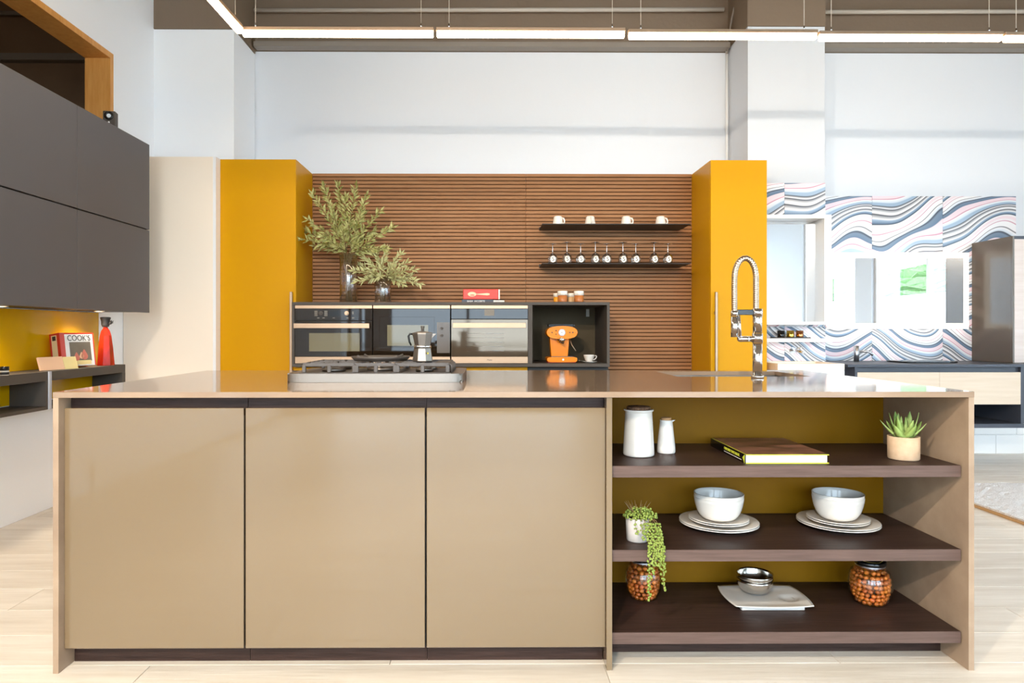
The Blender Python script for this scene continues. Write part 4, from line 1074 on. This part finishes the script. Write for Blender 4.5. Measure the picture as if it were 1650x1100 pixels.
# olive jars
OL = None
def olive_jar(px_, yj, R, H, side):
    global OL
    c = Vector((X(px_, yj), yj, S3+.0005))
    t = thing('olive_jar', '%s' % side[0], 'jar', c)
    pr = [(0, 0), (R*.62, 0), (R*.74, H*.03), (R*.94, H*.22), (R, H*.45), (R*.97, H*.60), (R*.86, H*.74), (R*.66, H*.82), (R*.62, H*.86), (R*.62, H*.90)]
    inn = [(x-.003, z) for x, z in reversed(pr[3:])]
    b = lathe(BM(), pr+inn+[(R*.70, H*.05), (R*.6, .004), (0, .004)], (0, 0, 0), 40)
    obj_l(t, 'jar_glass', b, 'window_glass')
    obj_l(t, 'lid', lathe(BM(), [(0, H*.905), (R*.68, H*.905), (R*.70, H*.915), (R*.70, H*.985), (R*.67, H), (0, H)], (0, 0, 0), 36), 'black_gloss', label='black screw lid')
    obj_l(t, 'lid_band', lathe(BM(), [(R*.625, H*.865), (R*.66, H*.865), (R*.66, H*.903), (R*.625, H*.903), (R*.625, H*.865)], (0, 0, 0), 36), 'alu', label='pale band under the lid')
    b = BM(); lathe(b, [(R*.50, H+.0002), (R*.54, H+.0002), (R*.54, H+.0008), (R*.50, H+.0008), (R*.50, H+.0002)], (0, 0, 0), 36); obj_l(t, 'gold_ring', b, 'gold_print')
    text('lettering', 'OLIVES', R*.26, 'gold_print', t, c+Vector((0, 0, H+.0006)), Matrix(), .0003)
    # olives packed against the glass, laid in courses
    random.seed(side[2]); n = 0
    def rad(z):
        q = [(x, y) for x, y in pr]
        for (r0, z0), (r1, z1) in zip(q, q[1:]):
            if z0 <= z <= z1 and z1 > z0: return r0+(r1-r0)*(z-z0)/(z1-z0)
        return R*.6
    z = .011
    row = 0
    while z < H*.78:
        rr = rad(z)-.0135; cnt = max(5, int(2*PI*rr/.0185))
        for k in range(cnt):
            a = 2*PI*(k+.5*(row % 2))/cnt+random.uniform(-.06, .06)
            if OL is None:
                OL = obj('olive', ball(BM(), (0, 0, 0), .0098, .0078, .0078, seg=12), 'olive_fruit'); o = OL
            else:
                o = OL.copy(); C.objects.link(o)
            o.location = c+Vector((math.cos(a)*rr, math.sin(a)*rr, z+random.uniform(-.001, .001)))
            o.rotation_euler = (random.uniform(-.5, .5), random.uniform(-.5, .5), a+PI/2+random.uniform(-.5, .5))
            s = random.uniform(.9, 1.03); o.scale = (s, s, s)
            tag(o, side[1], 'olive', side[3]); n += 1
        z += .0158; row += 1
    return n
n1 = olive_jar(1036.5, 2.565, .069, .158, ('squat glass jar of olives behind the trailing plant strands', 'orange brown olive inside the left glass jar', 31, 'olives in the left jar'))
n2 = olive_jar(1402, 2.515, .076, .158, ('squat glass jar of olives at the right end of the bottom shelf', 'orange brown olive inside the right glass jar', 32, 'olives in the right jar'))

# serving tray and steel bowls
t = thing('serving_platter', 'white porcelain platter with a dip hollow on the bottom shelf', 'platter', (X(1231, 2.53), 2.53, S3+.0005))
b = BM(); n = 40; out = ellipse(0, 0, .152, .108, n, 4.2)
cfoot = BM(); box(cfoot, -.115, .112, -.088, -.080, 0, .0118, bev=.002); box(cfoot, -.115, .112, .077, .085, 0, .0118, bev=.002); box(cfoot, -.115, -.107, -.0795, .0765, 0, .0118); box(cfoot, .104, .112, -.0795, .0765, 0, .0118); obj_l(t, 'foot', cfoot, 'porcelain')
gr = []
NU, NV = 28, 22
for i in range(NU+1):
    rowv = []
    for j in range(NV+1):
        u, v = -1+2*i/NU, -1+2*j/NV
        x, y = u*.152*(1-.08*v*v)*1., v*.112*(1-.12*u*u)
        e = max(abs(u), abs(v)); z = .0145+.006*max(0, e-.6)/.4
        d = math.hypot(x-.088, (y+.012)*1.1)
        if d < .036: z -= .0075*(1-(d/.036)**2)**.7
        rowv.append((b.verts.new((x, y, z)), b.verts.new((x, y, z-.0025))))
    gr.append(rowv)
for i in range(NU):
    for j in range(NV):
        for k in (0, 1):
            f = b.faces.new((gr[i][j][k], gr[i+1][j][k], gr[i+1][j+1][k], gr[i][j+1][k])[::1 if k == 0 else -1]); f.smooth = True
rim = [gr[i][0] for i in range(NU+1)]+[gr[NU][j] for j in range(1, NV+1)]+[gr[i][NV] for i in range(NU-1, -1, -1)]+[gr[0][j] for j in range(NV-1, 0, -1)]
for p, q in zip(rim, rim[1:]+rim[:1]): b.faces.new((p[0], p[1], q[1], q[0]))
obj_l(t, 'dish', b, 'porcelain')
o = obj('metal_bowl', bowl_mesh(.066, .052), 'bowl_steel'); o.location = (X(1216, 2.56), 2.56, S3+.0235); tag(o, 'lower polished steel bowl resting on the white platter', 'bowl', 'nested steel bowls')
o2 = o.copy(); C.objects.link(o2); o2.location.z += .019; tag(o2, 'upper polished steel bowl nested on top on the platter', 'bowl', 'nested steel bowls')

# ------------------------------------------------------------------ left wall: cabinets, backsplash, shelf
XC = -2.42; cz0, czm, cz1 = 1.254, 1.84, 2.45
ys_ = [2.32, 3.18, 4.04, 4.90]
cl = ['nearest black wall cabinet on the left wall, cut off by the frame', 'middle black wall cabinet with lift-up doors on the left wall', 'farthest black wall cabinet above the red vase']
for i in range(3):
    y0, y1 = ys_[i], ys_[i+1]
    t = thing('wall_cabinet', cl[i], 'cabinet', (XC-.15, (y0+y1)/2, cz0), 0, 'black wall cabinets on the left wall')
    bx('carcass', (XL+.002, XC-.022, y0+.001, y1-.001, cz0, cz1), 'black_edge', t)
    bx('door', (XC-.02, XC, y0+.0015, y1-.0015, cz0-.004, czm-.004), 'black_lacquer', t, bev=.0012)
    bx('door', (XC-.02, XC, y0+.0015, y1-.0015, czm+.004, cz1), 'black_lacquer', t, bev=.0012)
for i, y in enumerate((4.53, 3.62, 2.75)):
    t = thing('cabinet_downlight', ['round recessed downlight under the farthest wall cabinet', 'recessed downlight under the middle wall cabinet', 'recessed downlight under the nearest wall cabinet'][i], 'light', (-2.57, y, cz0-.006), 0, 'downlights under the wall cabinets')
    obj('ring', lathe(BM(), [(.026, 0), (.033, 0), (.033, .0055), (.026, .0055), (.026, 0)], (0, 0, 0), 28), 'alu', t, local=True)
    obj('lens', cyl(BM(), (0, 0, .001), (0, 0, .0055), .0255, seg=24), 'puck', t, local=True)
    ld = bpy.data.lights.new('downlight_beam', 'SPOT'); ld.energy = 15; ld.color = (1, .86, .68); ld.spot_size = 2.5; ld.spot_blend = .8; ld.shadow_soft_size = .03
    lo = bpy.data.objects.new('downlight_beam', ld); C.objects.link(lo); lo.parent = t; lo.location = (0, 0, -.012)
bp = tag(bx('backsplash', (XL+.001, XL+.010, 2.32, 4.86, .69, cz0-.006), 'yellow_glass'), 'glossy yellow glass backsplash under the black wall cabinets', 'backsplash')
XS = -2.55; zst = .885
t = thing('shelf_unit', 'long dark wood wall shelf unit with open boxes on the left wall', 'shelf unit', (-2.66, 3.6, .665))
bx('top_board', (XL+.011, XS, 2.32, 4.82, zst-.055, zst), 'graphite', t, bev=.001)
bx('bottom_board', (XL+.002, XS, 2.32, 4.82, .665, .685), 'graphite', t, bev=.001)
for y in (4.78, 3.955, 3.13, 2.32): bx('upright', (XL+.011, XS, y, y+.04, .6855, zst-.0555), 'graphite', t)
for y in (3.975, 3.15): bx('edge_profile', (XS+.0005, XS+.008, y, y+.022, .665, zst), 'strip_grey', t, label='thin aluminium edge strip')
# red vase
vy = 4.66; vx = X(170, vy)
t = thing('ceramic_vase', 'tall tapering red glazed vase with black iron neck on the left shelf', 'vase', (vx, vy, zst+.0005))
obj_l(t, 'body', lathe(BM(), [(0, 0), (.054, 0), (.057, .004), (.047, .12), (.036, .205), (.027, .235), (.016, .252), (.014, .262), (0, .262)], (0, 0, 0), 8, smooth=False, phase=.25), 'red_glaze')
obj_l(t, 'neck', lathe(BM(), [(0, .2625), (.020, .2625), (.026, .278), (.027, .300), (.031, .316), (.033, .322), (.031, .327), (.022, .329), (0, .329)], (0, 0, 0), 28), 'iron_neck', label='black iron collar')
b = BM(); ball(b, (.036, -.006, .288), .011, .009, .010, 10)
for a, l in ((-.2, .022), (.35, .028), (.9, .024), (1.4, .018)): tube(b, [(.038, -.006, .288), (.038+math.cos(a)*l*.6, -.008, .288+math.sin(a)*l*.6+.003), (.038+math.cos(a+.3)*l, -.01, .288+math.sin(a+.3)*l)], [.004, .003, .0008], 6)
obj_l(t, 'ornament', b, 'iron_neck', label='small black leafy ornament on the collar')
# COOK'S book, leaning back
Rz = PI/2-.36
t = thing('book', "red bound cookbook titled COOK'S with pears on the cover, standing on the left shelf", 'book', (X(101, 4.26), 4.26, zst+.0135), Rz)
W_, H_, T_ = .235, .212, .085
tilt = Matrix.Rotation(-.14, 4, 'X')
def bk(n, dims, m, par=None, **k):
    b_ = box(BM(), *dims); b_.transform(tilt) if hasattr(b_, 'transform') else bmesh.ops.transform(b_, matrix=tilt, verts=b_.verts)
    return obj(n, b_, m, t, local=True, **k)
bk('cover_board', (0, W_, 0, .004, 0, H_), 'red_book'); bk('cover_board', (0, W_, T_-.004, T_, 0, H_), 'red_book')
bk('spine', (-.004, 0, 0, T_, 0, H_), 'red_book'); bk('pages', (.001, W_-.005, .0045, T_-.0045, .003, H_-.004), 'paper')
bk('spine_label', (-.0052, -.0042, .022, T_-.016, .01, H_-.012), 'label_cream'); bk('spine_mark', (-.0062, -.0053, .030, T_-.026, H_-.045, H_-.018), 'print_dark')
bk('hinge_strip', (.0, .028, -.0012, -.0002, 0, H_), 'red_pink', label='pinkish hinge strip')
bk('cover_sheet', (.03, W_-.01, -.0015, -.0003, 0, H_-.01), 'cover_white', label='white cover sheet'); bk('cover_picture', (.058, W_-.030, -.0027, -.0016, .03, H_-.06), 'cover_picture')
def local_text(s, size, m, lx, lz, sx=1., y=-.003):
    cu = bpy.data.curves.new('t', 'FONT'); cu.body = s; cu.size = size; cu.extrude = .0004; cu.align_x = 'CENTER'; cu.align_y = 'CENTER'
    tt = bpy.data.objects.new('t', cu); me = bpy.data.meshes.new_from_object(tt); bpy.data.objects.remove(tt); bpy.data.curves.remove(cu)
    me.transform(tilt @ Matrix.Translation((lx, y, lz)) @ RX90.to_4x4() @ Matrix.Diagonal((sx, 1, 1, 1)))
    me.name = 'title'; me.materials.clear(); me.materials.append(M[m]); o = bpy.data.objects.new('title', me); C.objects.link(o); o.parent = t
local_text("COOK'S", .052, 'print_dark', (W_+.02)/2, H_-.036, .86)
def pear(lx, lz, s, m, nme):
    b_ = BM(); pts = []
    for i in range(24):
        a = 2*PI*i/24; r = s*(1+.0*math.cos(a)); x = math.cos(a)*s*(1 if math.sin(a) < 0 else 1-.62*math.sin(a)); z = math.sin(a)*s*(1 if math.sin(a) < 0 else 1.75); pts.append((lx+x, lz+z))
    prism(b_, pts, 'y', -.0036, -.0028); bmesh.ops.transform(b_, matrix=tilt, verts=b_.verts); obj(nme, b_, m, t, local=True)
pear(.155, .062, .024, 'pear_print', 'pear_picture'); pear(.100, .052, .020, 'pear_print', 'pear_picture'); pear(.135, .060, .016, 'pear_light', 'pear_picture')
bk('picture_cloth', (.058, W_-.036, -.0034, -.0028, .008, .034), 'print_cream')
# peach notebook / card leaning in front
t = thing('recipe_card_box', 'peach and cream booklet leaning low before the red cookbook', 'booklet', (X(66, 4.03), 4.03, zst+.001), Rz+.12)
tl = Matrix.Rotation(-.30, 4, 'X')
for n_, x0, x1, m_ in (('cover', 0, .17, 'peach'), ('inner_leaf', .1705, .27, 'print_cream')):
    b = box(BM(), x0, x1, 0, .012, 0, .082 if n_ == 'cover' else .078, bev=.001); bmesh.ops.transform(b, matrix=tl, verts=b.verts); obj(n_, b, m_, t, local=True)
# little spice grinder jar at the left edge
jy = 3.62
t = thing('spice_grinder', 'small glass spice jar with black lid at the left edge of the shelf', 'jar', (X(7, jy), jy, zst+.0005))
obj_l(t, 'jar_body', lathe(BM(), [(0, 0), (.020, 0), (.022, .003), (.022, .022), (.018, .026), (0, .026)], (0, 0, 0), 24), 'print_light')
obj_l(t, 'label_band', lathe(BM(), [(.0222, .004), (.0226, .004), (.0226, .018), (.0222, .018)], (0, 0, 0), 24), 'black')
obj_l(t, 'lid', lathe(BM(), [(0, .0265), (.022, .0265), (.0225, .045), (.020, .047), (0, .047)], (0, 0, 0), 24), 'black_gloss')
# small camera on top of the cabinet
ky = 4.54; kx = -2.50
t = thing('security_camera', 'small dark cube camera standing on the black wall cabinet', 'camera', (kx, ky, cz1+.001), .2)
obj_l(t, 'body', box(BM(), -.038, .038, -.03, .03, .004, .118, bev=.006, seg=2), 'graphite')
obj_l(t, 'base', box(BM(), -.03, .03, -.03, .03, 0, .0038), 'black')
obj_l(t, 'bezel', lathe(BM(), [(.014, 0), (.028, 0), (.028, .004), (.014, .004), (.014, 0)], (0, 0, 0), 28), 'black_gloss')
o = bpy.data.objects['bezel'] if 'bezel' in bpy.data.objects else None
if o: o.data.transform(Matrix.Translation((0, -.031, .085)) @ Matrix.Rotation(PI/2, 4, 'X'))
obj_l(t, 'lens', cyl(BM(), (0, -.0305, .085), (0, -.033, .085), .0135, seg=24), 'lens')
obj_l(t, 'sensor', cyl(BM(), (0, -.0305, .042), (0, -.032, .042), .006, seg=14), 'chrome')

# ------------------------------------------------------------------ bathroom display on the right
# deep white framed mirror on the pillar
yf = 5.55; yb = YP2-.014
ax0, ax1, az0, az1 = XP2a+.012, X(1340, yf), Z(523, yf), Z(345, yf)
t = thing('framed_mirror', 'tall mirror in a deep white box frame on the tiled pillar', 'mirror', ((ax0+ax1)/2, 5.65, az0))
bx('mirror_glass', (ax0+.05, ax1-.058, yb-.006, yb, az0+.026, az1-.031), 'mirror', t)
for dims in ((ax0, ax0+.05, yf, yb, az0, az1), (ax1-.058, ax1, yf, yb, az0, az1), (ax0+.0505, ax1-.0585, yf, yb, az1-.03, az1), (ax0+.0505, ax1-.0585, yf, yb, az0, az0+.025)):
    bx('frame_board', dims, 'white_lacquer', t, bev=.001)
# backlit mirror on the back wall
y2 = 6.12; mx0, mx1, mz0, mz1 = X(1333, y2), X(1561, y2), Z(529.5, y2), Z(406.5, y2)
t = thing('backlit_mirror', 'wide landscape mirror with glowing warm border on the agate tiles', 'mirror', ((mx0+mx1)/2, y2, mz0))
bx('body', (mx0+.05, mx1-.05, y2+.013, YBK-.016, mz0+.05, mz1-.05), 'white_lacquer', t)
bw = .048
bx('mirror_glass', (mx0+bw, mx1-bw, y2, y2+.006, mz0+bw, mz1-bw), 'mirror', t)
for dims in ((mx0, mx1, y2, y2+.012, mz1-bw, mz1), (mx0, mx1, y2, y2+.012, mz0, mz0+bw), (mx0, mx0+bw-.0003, y2, y2+.012, mz0+bw+.0003, mz1-bw-.0003), (mx1-bw+.0003, mx1, y2, y2+.012, mz0+bw+.0003, mz1-bw-.0003)):
    bx('light_border', dims, 'led_mirror', t, label='glowing frosted border')
# white shelf with tray and tumblers
ysf = 5.56
sh = thing('wall_shelf', 'white shelf below the box framed mirror', 'shelf', (2.5, 5.64, Z(550, ysf)))
bx('board', (XP2a+.004, X(1344, ysf), ysf, yb, Z(551, ysf), Z(545, ysf)), 'white_lacquer', sh, bev=.002)
zw = Z(545, ysf)+.0005
center(tag(bx('tray', (X(1245, 5.62), X(1303, 5.62), 5.58, 5.68, zw, zw+.008), 'graphite', bev=.002), 'dark slate tray under the metallic tumblers', 'tray'))
for px_, m, l in ((1258.5, 'black_gloss', 'small black metallic tumbler, left of three'), (1273.5, 'brass', 'small brass coloured tumbler between the black and copper ones'), (1288.5, 'copper', 'small copper tumbler, right of three')):
    o = obj('tumbler', lathe(BM(), [(0, 0), (.028, 0), (.029, .003), (.029, .055), (.027, .055), (.027, .005), (0, .005)], (0, 0, 0), 28), m); o.location = (X(px_, 5.63), 5.63, zw+.0085); tag(o, l, 'tumbler', 'metallic tumblers on the white shelf')
# white vanity
vy0 = 5.25; va, vb = X(1253, vy0), X(1361, vy0); vz = Z(586, vy0)
t = thing('vanity_basin', 'white vanity with integrated basin below the white shelf', 'basin', ((va+vb)/2, 5.45, .55))
b = BM(); box(b, va, vb, vy0, 5.712, .60, vz-.05, bev=.003); obj('cabinet_body', b, 'white_lacquer', t)
b = BM()
box(b, va, vb, vy0, vy0+.03, vz-.0495, vz, bev=.002); box(b, va, vb, 5.66, 5.712, vz-.0495, vz, bev=.002); box(b, va, va+.03, vy0+.0305, 5.6595, vz-.0495, vz); box(b, vb-.03, vb, vy0+.0305, 5.6595, vz-.0495, vz); box(b, va+.03, vb-.03, vy0+.03, 5.66, vz-.0495, vz-.035)
obj('basin_rim', b, 'cream_lacquer', t)
t = thing('wall_tap', 'chrome wall mounted tap on the agate tiles above the white basin', 'tap', (X(1282, 5.7), 5.70, Z(566, 5.7)))
zt_ = Z(565, 5.6); obj('spout', tube(BM(), [(X(1278, 5.7), 5.716, zt_), (X(1284, 5.6), 5.6, zt_), (X(1292, 5.55), 5.52, zt_-.012)], .011, 12), 'chrome', t)
obj('flange', cyl(BM(), (X(1278, 5.7), 5.717, zt_), (X(1278, 5.7), 5.708, zt_), .026, seg=24), 'chrome', t)
obj('lever', tube(BM(), [(X(1278, 5.7), 5.69, zt_+.012), (X(1292, 5.62), 5.62, zt_+.024)], .005, 8), 'chrome', t)
# dark vanity with pale drawers
yv = 5.54; vx0, vx1 = X(1381.5, yv), X(1645, yv)
t = thing('vanity_unit', 'wall hung slate grey vanity with two pale oak drawers and open shelf', 'vanity', ((vx0+vx1)/2, 5.8, Z(688, yv)))
zt1, zt2 = Z(591, yv), Z(588, yv); yb2 = YBK-.016
bx('top_board', (X(1364, yv), 5.10, yv-.02, yb2, zt1-.001, zt2+.006), 'vanity_dark', t, bev=.001)
ztb = zt1-.0015
bx('side_board', (vx0-.02, vx0, yv, yb2, Z(683, yv), ztb), 'vanity_dark', t); bx('side_board', (vx1, vx1+.03, yv, yb2, Z(683, yv), ztb), 'vanity_dark', t)
bx('grip_channel', (vx0+.0005, vx1-.0005, yv+.03, yv+.045, Z(600.5, yv), ztb), 'vanity_dark', t)
xm = X(1514, yv)
for a, c in ((vx0+.001, xm-.001), (xm+.001, vx1-.001)): bx('drawer', (a, c, yv, yv+.02, Z(652, yv), Z(600, yv)), 'pale_oak', t, bev=.001)
bx('carcass', (vx0+.001, vx1-.001, yv+.046, yb2, Z(652, yv), ztb), 'vanity_dark', t)
bx('bottom_board', (vx0-.02, vx1+.03, yv, yb2, Z(690, yv), Z(683.5, yv)), 'vanity_dark', t)
bx('back_board', (vx0+.001, vx1-.001, yb2-.01, yb2, Z(683, yv)+.001, Z(652, yv)-.001), 'vanity_dark', t)
zv = zt2+.0065
center(tag(obj('washbasin', prism(BM(), ellipse(X(1480, 5.9), 5.86, .24, .17, 40, 5), 'z', zv, zv+.014, bev=.004), 'black_gloss'), 'low black rectangular washbasin rim on the grey vanity', 'basin'))
tx = X(1380, 6.05); t = thing('basin_tap', 'brushed steel pillar tap on the left of the grey vanity', 'tap', (tx, 6.05, zv))
b = BM(); cyl(b, (tx, 6.05, zv), (tx, 6.05, Z(557, 6.05)), .022, seg=24); obj('pillar', b, 'alu', t)
zz = Z(566, 6.05); obj('spout', tube(BM(), [(tx+.02, 6.05, zz), (tx+.085, 6.03, zz), (tx+.11, 6.02, zz-.012), (tx+.125, 6.015, zz-.035)], .010, 12), 'alu', t)
# tall unit standing on the vanity top
tx0 = 4.405; ty0 = 5.70
t = thing('tall_unit', 'dark glossy sided tall storage unit with pinkish oak door at the right edge', 'cabinet', (4.8, 5.9, zv))
ztu = Z(380, ty0, 1633)
bx('carcass', (tx0, 5.08, ty0+.022, yb2, zv+.0005, ztu), 'tall_dark', t, bev=.001)
bx('front_edge', (tx0, tx0+.014, ty0, ty0+.0215, zv+.0005, ztu), 'tall_dark', t); bx('top_edge', (tx0+.0145, 5.08, ty0, ty0+.0215, ztu-.026, ztu), 'vanity_dark', t)
bx('door', (tx0+.015, 5.08, ty0, ty0+.0215, zv+.004, ztu-.0265), 'pink_oak', t)
# rug
t = thing('rug', 'white shaggy rug with tan border on the floor at the right', 'rug', (4.2, 3.7, 0))
bx('border', (3.09, 5.6, 2.4, 4.93, .0005, .012), 'rug_border', t, bev=.002)
b = BM(); box(b, 3.115, 5.575, 2.425, 4.905, .0121, .024)
bmesh.ops.subdivide_edges(b, edges=[e for e in b.edges if abs(e.verts[0].co.z-e.verts[1].co.z) < .001], cuts=70, use_grid_fill=True)
random.seed(2)
for v in b.verts:
    if v.co.z > .02: v.co.z += random.uniform(-.003, .004)
o = obj('pile', b, 'rug_pile', t); o['kind'] = 'stuff'
bpy.context.view_layer.update()
print('OLIVES', n1, n2, 'OBJ', len(bpy.data.objects))
